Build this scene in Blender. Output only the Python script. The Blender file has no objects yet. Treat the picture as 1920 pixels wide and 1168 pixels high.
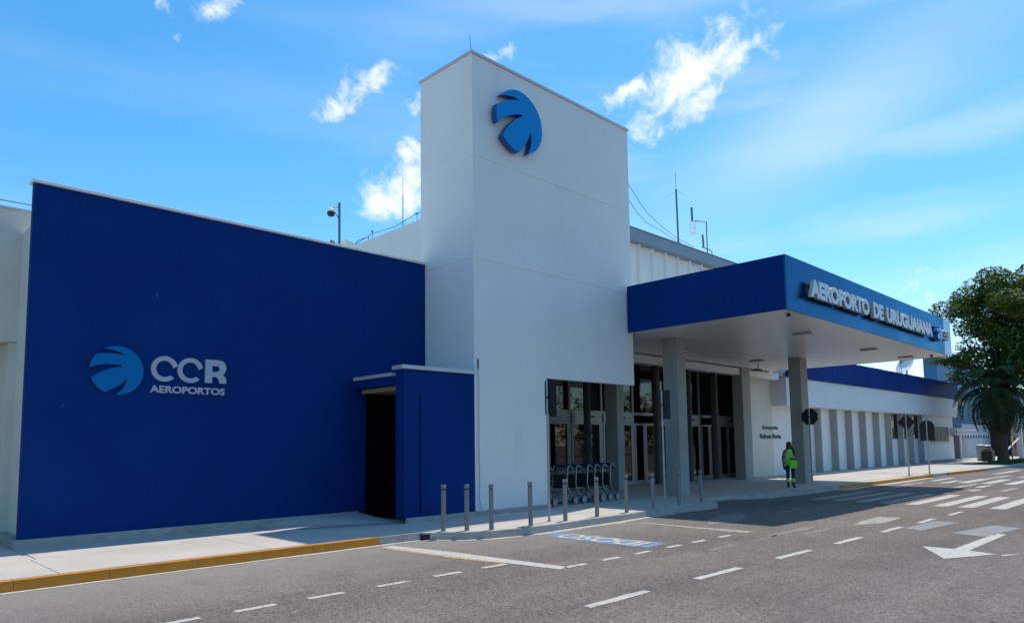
import bpy, bmesh, math, random
from mathutils import Vector, Matrix, noise as mnoise
R = math.radians
random.seed(7)
S = bpy.context.scene
COL = S.collection

# ------------------------------------------------------------------ camera
cam_d = bpy.data.cameras.new('camera')
cam = bpy.data.objects.new('camera', cam_d); COL.objects.link(cam)
right = Vector((0.71184, -0.70221, -0.013646))
down = Vector((0.05247, 0.072544, -0.995984))
fwd = Vector((0.700379, 0.708265, 0.088484))
m = Matrix(((right.x, -down.x, -fwd.x, 0), (right.y, -down.y, -fwd.y, 0), (right.z, -down.z, -fwd.z, 1.80), (0, 0, 0, 1)))
cam.matrix_world = m
cam_d.sensor_width = 36
cam_d.lens = 1325.6 / 1920 * 36
cam_d.shift_y = 134.3 / 1920
cam_d.clip_start = 0.1
cam_d.clip_end = 6000
S.camera = cam

# ------------------------------------------------------------------ light
SUN = Vector((0.44, 0.12, 1.0)).normalized()
el = math.asin(SUN.z); az = math.atan2(SUN.x, SUN.y)
sd = bpy.data.lights.new('sun', 'SUN'); so = bpy.data.objects.new('sun', sd); COL.objects.link(so)
sd.energy = 3.3; sd.angle = R(0.5); sd.color = (1.0, 0.90, 0.76)
so.rotation_euler = SUN.to_track_quat('Z', 'Y').to_euler()
so.location = (0, -20, 60)

W = bpy.data.worlds.new('World'); S.world = W; W.use_nodes = True
wn = W.node_tree; N = wn.nodes; L = wn.links
N.clear()

def mth(op, a, b=None, c=None, clamp=False):
    n = N.new('ShaderNodeMath'); n.operation = op; n.use_clamp = clamp
    for i, v in enumerate((a, b, c)):
        if v is None: continue
        if isinstance(v, (int, float)): n.inputs[i].default_value = v
        else: L.new(v, n.inputs[i])
    return n.outputs[0]

sky = N.new('ShaderNodeTexSky'); sky.sky_type = 'NISHITA'; sky.sun_disc = False
sky.sun_elevation = el; sky.sun_rotation = az
sky.altitude = 50; sky.air_density = 1.0; sky.dust_density = 0.35; sky.ozone_density = 2.2
tc = N.new('ShaderNodeTexCoord')
sep = N.new('ShaderNodeSeparateXYZ'); L.new(tc.outputs['Generated'], sep.inputs[0])
az_s = mth('ARCTAN2', sep.outputs[0], sep.outputs[1])
el_s = mth('ARCSINE', sep.outputs[2])
comb = N.new('ShaderNodeCombineXYZ'); L.new(az_s, comb.inputs[0]); L.new(el_s, comb.inputs[1])
# edge warping noise for every cloud
def sky_noise(scale, detail, rough, seed, dist=0.0):
    mp = N.new('ShaderNodeMapping'); mp.inputs['Location'].default_value = (seed, seed * 1.7, seed * .3)
    L.new(tc.outputs['Generated'], mp.inputs[0])
    t = N.new('ShaderNodeTexNoise'); t.inputs['Scale'].default_value = scale; t.inputs['Detail'].default_value = detail
    t.inputs['Roughness'].default_value = rough; t.inputs['Distortion'].default_value = dist
    L.new(mp.outputs[0], t.inputs['Vector']); return t
nz = sky_noise(14, 9, .62, 3.1, .4)
nzs = N.new('ShaderNodeSeparateColor'); L.new(nz.outputs['Color'], nzs.inputs[0])
u = mth('ADD', az_s, mth('MULTIPLY', mth('SUBTRACT', nzs.outputs[0], .5), .085))
v = mth('ADD', el_s, mth('MULTIPLY', mth('SUBTRACT', nzs.outputs[1], .5), .085))
fine = sky_noise(30, 9, .68, 8.3, .5)
clouds = None
#      az     el    ra    re    rot  strength
for (ca, ce, ra, re, rot, st) in [
        (1.045, .484, .095, .030, 30, 1.25), (1.080, .496, .055, .028, 5, 1.15), (.970, .468, .050, .018, 8, 1.1), (1.045, .444, .055, .022, 36, 1.05), (1.030, .462, .050, .034, 10, 1.0), (1.045, .50, .055, .040, 15, 1.0), (1.115, .505, .045, .014, 15, .95),
        (1.148, .490, .012, .045, 20, .62), (1.116, .447, .020, .010, 30, .6), (.974, .422, .034, .022, 25, .80), (.925, .432, .018, .014, 0, .7),
        (.618, .346, .062, .030, 2, 1.20), (.636, .400, .028, .026, 60, .95), (.680, .37, .060, .050, 0, 1.3), (.640, .37, .04, .03, 20, 1.1), (.592, .494, .034, .024, 30, .95), (.536, .463, .042, .018, 25, .85), (.565, .478, .03, .015, 40, .8),
        (.648, .468, .026, .018, 20, .85), (.620, .475, .012, .028, -30, .5), (.762, .526, .034, .012, 20, .8),
        (1.291, .193, .034, .010, 25, .7), (1.315, .174, .012, .016, 30, .6), (.322, .500, .010, .010, 0, .7), (.375, .545, .045, .014, 25, .8), (.30, .528, .016, .016, 0, .6),
        (.55, .50, .015, .02, 0, .35),
        (2.6, .60, .16, .07, 20, 1.0), (-1.2, .55, .18, .07, -10, 1.0), (-2.4, .45, .2, .06, 10, 1.0), (3.0, .35, .2, .05, 0, .9), (-.5, .40, .12, .05, 15, .9), (2.0, .35, .16, .05, 10, .8)]:
    du = mth('MULTIPLY', mth('SUBTRACT', u, ca), math.cos(ce)); dv = mth('SUBTRACT', v, ce)
    c, s = math.cos(R(rot)), math.sin(R(rot))
    p = mth('ADD', mth('MULTIPLY', du, c / ra), mth('MULTIPLY', dv, s / ra))
    q = mth('ADD', mth('MULTIPLY', du, -s / re), mth('MULTIPLY', dv, c / re))
    d2 = mth('ADD', mth('MULTIPLY', p, p), mth('MULTIPLY', q, q))
    g = mth('MULTIPLY', mth('POWER', 2.718, mth('MULTIPLY', d2, -1.0)), st)
    clouds = g if clouds is None else mth('MAXIMUM', clouds, g)
dens = mth('ADD', clouds, mth('MULTIPLY', mth('SUBTRACT', fine.outputs['Fac'], .5), 1.9))
mr = N.new('ShaderNodeMapRange'); mr.interpolation_type = 'SMOOTHSTEP'
mr.inputs['From Min'].default_value = .30; mr.inputs['From Max'].default_value = 1.45
L.new(dens, mr.inputs['Value'])
puff = mth('MULTIPLY', mr.outputs[0], mth('SUBTRACT', 1.0, mth('POWER', 2.718, mth('MULTIPLY', clouds, -9))))
# thin high cirrus drawn out in one direction
mp = N.new('ShaderNodeMapping'); mp.inputs['Rotation'].default_value = (0, 0, R(-24)); mp.inputs['Scale'].default_value = (1.1, 5.5, 1)
L.new(comb.outputs[0], mp.inputs[0])
cn = N.new('ShaderNodeTexNoise'); cn.inputs['Scale'].default_value = 2.2; cn.inputs['Detail'].default_value = 5; cn.inputs['Roughness'].default_value = .45
L.new(mp.outputs[0], cn.inputs['Vector'])
mr2 = N.new('ShaderNodeMapRange'); mr2.interpolation_type = 'SMOOTHSTEP'
mr2.inputs['From Min'].default_value = .40; mr2.inputs['From Max'].default_value = .74; mr2.inputs['To Max'].default_value = .26
L.new(cn.outputs['Fac'], mr2.inputs['Value'])
dun = mth('SUBTRACT', az_s, 1.22); dvn = mth('SUBTRACT', el_s, .40)
pb = mth('ADD', mth('MULTIPLY', dun, .93 / .24), mth('MULTIPLY', dvn, .36 / .24))
qb = mth('ADD', mth('MULTIPLY', dun, -.36 / .06), mth('MULTIPLY', dvn, .93 / .06))
band = mth('MULTIPLY', mth('POWER', 2.718, mth('MULTIPLY', mth('ADD', mth('MULTIPLY', pb, pb), mth('MULTIPLY', qb, qb)), -1)), mth('MULTIPLY', cn.outputs['Fac'], .55))
side = N.new('ShaderNodeMapRange'); side.interpolation_type = 'SMOOTHSTEP'; side.inputs['From Min'].default_value = .45; side.inputs['From Max'].default_value = 1.0
side.inputs['To Min'].default_value = .25; L.new(az_s, side.inputs['Value'])
cirrus = mth('MAXIMUM', mth('MULTIPLY', mr2.outputs[0], side.outputs[0]), band)
allc = mth('MAXIMUM', mth('MULTIPLY', puff, .97), cirrus, clamp=True)
hs = N.new('ShaderNodeHueSaturation'); hs.inputs['Saturation'].default_value = 1.36; hs.inputs['Hue'].default_value = .490; hs.inputs['Value'].default_value = 1.12
L.new(sky.outputs[0], hs.inputs['Color'])
mix = N.new('ShaderNodeMix'); mix.data_type = 'RGBA'
L.new(allc, mix.inputs['Factor']); L.new(hs.outputs[0], mix.inputs['A']); mix.inputs['B'].default_value = (6.4, 6.5, 6.6, 1)
bg = N.new('ShaderNodeBackground'); bg.inputs['Strength'].default_value = .15
L.new(mix.outputs['Result'], bg.inputs['Color'])
wo = N.new('ShaderNodeOutputWorld'); L.new(bg.outputs[0], wo.inputs['Surface'])

vs = S.view_settings
vs.view_transform = 'Standard'; vs.look = 'None'; vs.gamma = 1.0; vs.exposure = 0.28
vs.use_curve_mapping = False

# ------------------------------------------------------------------ materials
MATS = {}
def mat(name, col, rough=.6, var=.0, scale=3.0, metal=0.0, bump=.0, bscale=60., spec=.5, coat=0., dirt=None, alpha=None):
    """principled with large-scale colour variation and fine relief (object space = metres)"""
    if name in MATS: return MATS[name]
    M_ = bpy.data.materials.new(name); M_.use_nodes = True
    nt = M_.node_tree; b = nt.nodes['Principled BSDF']
    b.inputs['Roughness'].default_value = rough; b.inputs['Metallic'].default_value = metal
    b.inputs['Specular IOR Level'].default_value = spec; b.inputs['Coat Weight'].default_value = coat
    b.inputs['Coat Roughness'].default_value = .08
    b.inputs['Base Color'].default_value = (*col, 1)
    if var or bump or dirt:
        t = nt.nodes.new('ShaderNodeNewGeometry')
        src = t.outputs['Position']
    if var:
        n1 = nt.nodes.new('ShaderNodeTexNoise'); n1.inputs['Scale'].default_value = scale; n1.inputs['Detail'].default_value = 6; n1.inputs['Roughness'].default_value = .6
        nt.links.new(src, n1.inputs['Vector'])
        r = nt.nodes.new('ShaderNodeMapRange'); r.inputs['From Min'].default_value = .3; r.inputs['From Max'].default_value = .7
        r.inputs['To Min'].default_value = 1 - var; r.inputs['To Max'].default_value = 1 + var
        nt.links.new(n1.outputs['Fac'], r.inputs['Value'])
        mx = nt.nodes.new('ShaderNodeVectorMath'); mx.operation = 'SCALE'; mx.inputs[0].default_value = col
        nt.links.new(r.outputs[0], mx.inputs['Scale'])
        out = mx.outputs[0]
        if dirt:
            n2 = nt.nodes.new('ShaderNodeTexNoise'); n2.inputs['Scale'].default_value = dirt[1]; n2.inputs['Detail'].default_value = 8; n2.inputs['Roughness'].default_value = .7
            mpp = nt.nodes.new('ShaderNodeMapping'); mpp.inputs['Scale'].default_value = dirt[4] if len(dirt) > 4 else (1, 1, 1)
            nt.links.new(src, mpp.inputs[0]); nt.links.new(mpp.outputs[0], n2.inputs['Vector'])
            r2 = nt.nodes.new('ShaderNodeMapRange'); r2.inputs['From Min'].default_value = dirt[2]; r2.inputs['From Max'].default_value = dirt[3]
            nt.links.new(n2.outputs['Fac'], r2.inputs['Value'])
            mc = nt.nodes.new('ShaderNodeMix'); mc.data_type = 'RGBA'
            nt.links.new(r2.outputs[0], mc.inputs['Factor']); nt.links.new(out, mc.inputs['A']); mc.inputs['B'].default_value = (*dirt[0], 1)
            out = mc.outputs['Result']
        nt.links.new(out, b.inputs['Base Color'])
    if bump:
        n3 = nt.nodes.new('ShaderNodeTexNoise'); n3.inputs['Scale'].default_value = bscale; n3.inputs['Detail'].default_value = 3
        nt.links.new(src, n3.inputs['Vector'])
        bp = nt.nodes.new('ShaderNodeBump'); bp.inputs['Strength'].default_value = bump; bp.inputs['Distance'].default_value = .02
        nt.links.new(n3.outputs['Fac'], bp.inputs['Height']); nt.links.new(bp.outputs[0], b.inputs['Normal'])
    MATS[name] = M_
    return M_

white = mat('white_render', (.74, .745, .74), .75, .035, .7, bump=.12, bscale=18, dirt=((.52, .52, .50), .8, .60, .95, (1.5, 1.5, .25)))
offwhite = mat('cream_render', (.62, .61, .55), .8, .05, 1.2, bump=.12, bscale=18)
blue = mat('blue_paint', (.0004, .029, .168), .62, .12, .6, bump=.12, bscale=14, spec=.09, dirt=((.004, .045, .19), 1.0, .58, 1.0, (1.6, 1.6, .18)))
bluefar = mat('blue_sheet', (.0005, .032, .20), .6, .18, .35, spec=.08, dirt=((.02, .07, .28), .5, .60, 1.1, (1.2, 1.2, .15)))
acm = mat('blue_composite_panel', (.004, .062, .145), .24, .03, .4, metal=.75, spec=.5)
_nt = acm.node_tree; _b = _nt.nodes['Principled BSDF']; _oi = _nt.nodes.new('ShaderNodeObjectInfo')
_r = _nt.nodes.new('ShaderNodeMapRange'); _r.inputs['To Min'].default_value = .20; _r.inputs['To Max'].default_value = .30
_nt.links.new(_oi.outputs['Random'], _r.inputs['Value']); _nt.links.new(_r.outputs[0], _b.inputs['Roughness'])
_b.inputs['Specular Tint'].default_value = (.34, .66, .97, 1)
acm_l = mat('pale_blue_composite_panel', (.10, .22, .42), .25, .03, .4, metal=.6, spec=.6)
blue_lt = mat('light_blue_sign_face', (.0, .21, .60), .35, .02, 1, spec=.5)
blue_side = mat('sign_return', (.0, .07, .32), .4, .02, 1)
cap = mat('lilac_grey_flashing', (.50, .52, .56), .45, .06, 2, metal=.25)
capw = mat('bright_flashing', (.72, .73, .74), .4, .05, 2, metal=.2)
greyblue = mat('grey_fascia', (.23, .29, .36), .55, .05, .6)
conc_c = mat('smooth_grey_concrete', (.31, .32, .31), .75, .09, 1.3, bump=.15, bscale=25, dirt=((.20, .21, .20), 2.0, .55, .9, (1, 1, .3)))
conc_d = mat('shaded_grey_concrete', (.075, .08, .082), .75, .09, 1.3, bump=.15, bscale=25)  # shaded copy of the grey concrete, porch shade put into the colour
soffit_m = mat('white_soffit_panel', (.82, .81, .79), .30, .03, .6, spec=.5)
slab_m = mat('pavement_concrete', (.50, .465, .42), .88, .10, .9, bump=.25, bscale=70, dirt=((.33, .31, .28), 1.6, .58, .85))
kerb_g = mat('kerb_concrete', (.36, .345, .325), .88, .16, 3, bump=.5, bscale=30, dirt=((.20, .18, .16), 5, .55, .8))
kerb_y = mat('kerb_yellow_paint', (.55, .21, .012), .7, .12, 4, bump=.4, bscale=40, dirt=((.34, .24, .13), 7, .60, .82))
plinth_m = mat('plinth_concrete', (.33, .33, .32), .85, .15, 2, bump=.4, bscale=22, dirt=((.16, .165, .165), 2.2, .50, .75, (1, 1, 2.5)))
metal_g = mat('galvanised_post', (.36, .37, .38), .45, .08, 8, metal=.5)
bollard_m = mat('bollard_grey_paint', (.205, .20, .21), .5, .08, 9, bump=.1, bscale=80)
alu = mat('aluminium_frame', (.30, .31, .32), .4, .04, 5, metal=.4)
alu_d = mat('dark_aluminium', (.10, .105, .11), .4, .04, 5, metal=.4)
black = mat('black_metal', (.012, .013, .016), .5, .1, 5)
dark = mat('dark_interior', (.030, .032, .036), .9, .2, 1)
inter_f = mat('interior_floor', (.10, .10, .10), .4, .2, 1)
antm = mat('weathered_mast', (.12, .17, .20), .5, .15, 6, metal=.4)
bark = mat('rough_bark', (.085, .062, .045), .95, .35, 7, bump=.9, bscale=20)
bark_p = mat('pale_bark', (.20, .17, .13), .95, .25, 6, bump=.8, bscale=20)
skin = mat('skin', (.09, .045, .03), .6, .05, 20)
navy = mat('navy_cloth', (.012, .016, .030), .9, .2, 20)
shirt = mat('grey_sleeve', (.10, .12, .15), .9, .15, 20)
hivis = mat('high_visibility_cloth', (.22, .72, .02), .7, .12, 12)
reflect = mat('reflective_tape', (.45, .55, .50), .4, .1, 20)
hair_m = mat('black_hair', (.010, .008, .008), .6, .3, 60)
shoe = mat('black_boot', (.012, .012, .014), .5, .1, 20)
rubber = mat('rubber', (.015, .015, .016), .8, .1, 20)
wheel_m = mat('pale_wheel_hub', (.40, .43, .47), .5, .1, 20)
purple = mat('purple_plastic', (.025, .018, .075), .4, .1, 20)
basket = mat('dark_trolley_panel', (.02, .022, .035), .5, .1, 20)
text_w = mat('white_letter', (.62, .66, .72), .4, .03, 3)
text_side = mat('white_letter_side', (.42, .44, .47), .4, .03, 3)
teal = mat('teal_letter', (.03, .10, .12), .5, .03, 3)
lampm = mat('soffit_lamp_body', (.30, .30, .29), .4, .03, 3)
yell = mat('yellow_sign', (.70, .42, .01), .5, .05, 5)
redm = mat('red_paint', (.35, .04, .03), .5, .1, 5)
dish_m = mat('dish_grey', (.74, .76, .78), .45, .05, 3)
grass_m = mat('grass_blade', (.06, .10, .02), .9, .4, 3)
shopd = mat('dark_shopfront', (.018, .016, .018), .5, .3, 1.5)
tealw = mat('pale_teal_wall', (.35, .50, .52), .8, .1, 1)
greywall = mat('grey_painted_wall', (.42, .46, .50), .8, .12, .8)
purpg = mat('purple_grey_mesh', (.10, .08, .12), .7, .2, 2)

def leaf_mat(name, cols):
    M_ = bpy.data.materials.new(name); M_.use_nodes = True
    nt = M_.node_tree; b = nt.nodes['Principled BSDF']; b.inputs['Roughness'].default_value = .6
    g = nt.nodes.new('ShaderNodeNewGeometry')
    n = nt.nodes.new('ShaderNodeTexNoise'); n.inputs['Scale'].default_value = .9; n.inputs['Detail'].default_value = 3
    nt.links.new(g.outputs['Position'], n.inputs['Vector'])
    ad = nt.nodes.new('ShaderNodeMath'); ad.operation = 'MULTIPLY_ADD'; ad.inputs[1].default_value = .35; 
    nt.links.new(g.outputs['Random Per Island'], ad.inputs[0]); nt.links.new(n.outputs['Fac'], ad.inputs[2])
    cr = nt.nodes.new('ShaderNodeValToRGB'); cr.color_ramp.elements[0].position = .35; cr.color_ramp.elements[1].position = .9
    cr.color_ramp.elements[0].color = (*cols[0], 1); cr.color_ramp.elements[1].color = (*cols[2], 1)
    e = cr.color_ramp.elements.new(.62); e.color = (*cols[1], 1)
    nt.links.new(ad.outputs[0], cr.inputs[0]); nt.links.new(cr.outputs[0], b.inputs['Base Color'])
    tr = nt.nodes.new('ShaderNodeBsdfTranslucent'); nt.links.new(cr.outputs[0], tr.inputs[0])
    ms = nt.nodes.new('ShaderNodeMixShader'); ms.inputs[0].default_value = .3
    nt.links.new(b.outputs[0], ms.inputs[1]); nt.links.new(tr.outputs[0], ms.inputs[2])
    nt.links.new(ms.outputs[0], nt.nodes['Material Output'].inputs[0])
    return M_
leaf = leaf_mat('feathery_leaf', ((.026, .075, .016), (.055, .13, .022), (.16, .19, .03)))
palm = leaf_mat('palm_leaf', ((.020, .048, .018), (.036, .08, .028), (.09, .11, .04)))

def glass_mat(name, tint, fac):
    M_ = bpy.data.materials.new(name); M_.use_nodes = True
    nt = M_.node_tree; nt.nodes.remove(nt.nodes['Principled BSDF'])
    tr = nt.nodes.new('ShaderNodeBsdfTransparent'); tr.inputs[0].default_value = (*tint, 1)
    gl = nt.nodes.new('ShaderNodeBsdfGlossy'); gl.inputs['Roughness'].default_value = .02
    fr = nt.nodes.new('ShaderNodeFresnel'); fr.inputs[0].default_value = 1.5
    ad = nt.nodes.new('ShaderNodeMath'); ad.operation = 'MULTIPLY_ADD'; ad.inputs[1].default_value = .7; ad.inputs[2].default_value = fac
    nt.links.new(fr.outputs[0], ad.inputs[0])
    ms = nt.nodes.new('ShaderNodeMixShader'); nt.links.new(ad.outputs[0], ms.inputs[0])
    nt.links.new(tr.outputs[0], ms.inputs[1]); nt.links.new(gl.outputs[0], ms.inputs[2])
    nt.links.new(ms.outputs[0], nt.nodes['Material Output'].inputs[0])
    return M_
glass = glass_mat('dark_glass', (.38, .42, .42), .0)

def asphalt_mat():
    M_ = bpy.data.materials.new('worn_asphalt'); M_.use_nodes = True
    nt = M_.node_tree; nd = nt.nodes; lk = nt.links; b = nd['Principled BSDF']; b.inputs['Roughness'].default_value = .9
    b.inputs['Specular IOR Level'].default_value = .25
    g = nd.new('ShaderNodeNewGeometry'); P = g.outputs['Position']
    def nz(sc, det, ro, loc=(0, 0, 0), scl=(1, 1, 1)):
        mp = nd.new('ShaderNodeMapping'); mp.inputs['Location'].default_value = loc; mp.inputs['Scale'].default_value = scl; lk.new(P, mp.inputs[0])
        t = nd.new('ShaderNodeTexNoise'); t.inputs['Scale'].default_value = sc; t.inputs['Detail'].default_value = det; t.inputs['Roughness'].default_value = ro
        lk.new(mp.outputs[0], t.inputs['Vector']); return t.outputs['Fac']
    def mrange(x, a, b_, c, d):
        r = nd.new('ShaderNodeMapRange'); r.inputs['From Min'].default_value = a; r.inputs['From Max'].default_value = b_
        r.inputs['To Min'].default_value = c; r.inputs['To Max'].default_value = d; lk.new(x, r.inputs['Value']); return r.outputs[0]
    def mm(op, a, b_):
        n = nd.new('ShaderNodeMath'); n.operation = op
        for i, v in enumerate((a, b_)):
            if isinstance(v, (int, float)): n.inputs[i].default_value = v
            else: lk.new(v, n.inputs[i])
        return n.outputs[0]
    def mixc(f, a, b_):
        n = nd.new('ShaderNodeMix'); n.data_type = 'RGBA'; lk.new(f, n.inputs['Factor'])
        for k, v in (('A', a), ('B', b_)):
            if isinstance(v, tuple): n.inputs[k].default_value = (*v, 1)
            else: lk.new(v, n.inputs[k])
        return n.outputs['Result']
    # aggregate stones
    vo = nd.new('ShaderNodeTexVoronoi'); vo.inputs['Scale'].default_value = 46; vo.inputs['Randomness'].default_value = 1; lk.new(P, vo.inputs['Vector'])
    sc_ = nd.new('ShaderNodeSeparateColor'); lk.new(vo.outputs['Color'], sc_.inputs[0])
    stone = mrange(sc_.outputs[0], 0, 1, .55, 1.50)
    big = mrange(nz(.35, 5, .6), .3, .7, .84, 1.16)
    patch = mrange(nz(2.6, 7, .7, (4, 2, 0)), .3, .72, .88, 1.12)
    tracks = mrange(nz(.5, 4, .55, (9, 1, 0), (.10, 1.6, 1)), .33, .67, .86, 1.12)
    k = mm('MULTIPLY', mm('MULTIPLY', stone, big), mm('MULTIPLY', patch, tracks))
    vm = nd.new('ShaderNodeVectorMath'); vm.operation = 'SCALE'; vm.inputs[0].default_value = (.158, .135, .120); lk.new(k, vm.inputs['Scale'])
    # pale grit washed against the kerb
    sp = nd.new('ShaderNodeSeparateXYZ'); lk.new(P, sp.inputs[0])
    edge = mm('ADD', sp.outputs[1], mm('MULTIPLY', mm('SUBTRACT', nz(1.3, 6, .6, (1, 7, 0)), .5), 1.6))
    f = mrange(edge, 8.0, 10.9, 0, .62)
    fx = mrange(sp.outputs[0], 13.5, 15.5, 1, 0.15)
    f2 = mm('MULTIPLY', f, fx)
    c1 = mixc(f2, vm.outputs[0], (.30, .285, .26))
    # reddish soil film and small pale specks
    f3 = mrange(nz(.45, 4, .6, (3, 9, 1)), .56, .75, 0, .25)
    c2 = mixc(f3, c1, (.20, .15, .125))
    v2 = nd.new('ShaderNodeTexVoronoi'); v2.inputs['Scale'].default_value = 2.3; lk.new(P, v2.inputs['Vector'])
    sp2 = mm('LESS_THAN', v2.outputs['Distance'], .045)
    c3 = mixc(mm('MULTIPLY', sp2, .7), c2, (.42, .40, .36))
    v3 = nd.new('ShaderNodeTexVoronoi'); v3.inputs['Scale'].default_value = 1.7; lk.new(P, v3.inputs['Vector'])
    sp3 = mm('LESS_THAN', v3.outputs['Distance'], .03)
    c4 = mixc(mm('MULTIPLY', sp3, .8), c3, (.03, .028, .026))
    v4 = mrange(nz(.9, 5, .6, (2, 5, 3)), .60, .78, 0, .38)
    c5 = mixc(v4, c4, (.075, .070, .066))
    lk.new(c5, b.inputs['Base Color'])
    bp = nd.new('ShaderNodeBump'); bp.inputs['Strength'].default_value = .7; bp.inputs['Distance'].default_value = .006
    lk.new(vo.outputs['Distance'], bp.inputs['Height']); lk.new(bp.outputs[0], b.inputs['Normal'])
    return M_
asphalt = asphalt_mat()

def paint_mat(name, col, wear, wscale=9, under=(.16, .148, .138)):
    """road paint chipped through to the stones"""
    M_ = bpy.data.materials.new(name); M_.use_nodes = True
    nt = M_.node_tree; nd = nt.nodes; lk = nt.links; b = nd['Principled BSDF']; b.inputs['Roughness'].default_value = .8
    g = nd.new('ShaderNodeNewGeometry')
    n = nd.new('ShaderNodeTexNoise'); n.inputs['Scale'].default_value = wscale; n.inputs['Detail'].default_value = 9; n.inputs['Roughness'].default_value = .78
    lk.new(g.outputs['Position'], n.inputs['Vector'])
    vo = nd.new('ShaderNodeTexVoronoi'); vo.inputs['Scale'].default_value = 62; lk.new(g.outputs['Position'], vo.inputs['Vector'])
    sc_ = nd.new('ShaderNodeSeparateColor'); lk.new(vo.outputs['Color'], sc_.inputs[0])
    ad = nd.new('ShaderNodeMath'); ad.operation = 'MULTIPLY_ADD'; ad.inputs[1].default_value = .16; lk.new(sc_.outputs[0], ad.inputs[0]); lk.new(n.outputs['Fac'], ad.inputs[2])
    r = nd.new('ShaderNodeMapRange'); r.inputs['From Min'].default_value = wear; r.inputs['From Max'].default_value = wear + .12; lk.new(ad.outputs[0], r.inputs['Value'])
    vm = nd.new('ShaderNodeMapRange'); vm.inputs['To Min'].default_value = .6; vm.inputs['To Max'].default_value = 1.4; lk.new(sc_.outputs[1], vm.inputs['Value'])
    us = nd.new('ShaderNodeVectorMath'); us.operation = 'SCALE'; us.inputs[0].default_value = under; lk.new(vm.outputs[0], us.inputs['Scale'])
    mx = nd.new('ShaderNodeMix'); mx.data_type = 'RGBA'; mx.inputs['A'].default_value = (*col, 1)
    lk.new(us.outputs[0], mx.inputs['B']); lk.new(r.outputs[0], mx.inputs['Factor'])
    lk.new(mx.outputs['Result'], b.inputs['Base Color'])
    return M_
p_white = paint_mat('road_paint_white', (.49, .47, .43), .625)
p_old = paint_mat('road_paint_old', (.40, .38, .34), .56, 6)
p_grey = paint_mat('overpaint_grey', (.24, .245, .25), .60, 4)
p_blue = paint_mat('road_paint_blue', (.12, .29, .48), .535, 5)
p_yel = paint_mat('road_paint_yellow', (.58, .36, .12), .55, 7)
p_gut = paint_mat('gutter_grit', (.50, .47, .42), .60, 6, (.25, .235, .215))
p_trace = paint_mat('road_paint_trace', (.25, .24, .22), .50, 5)

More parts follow.
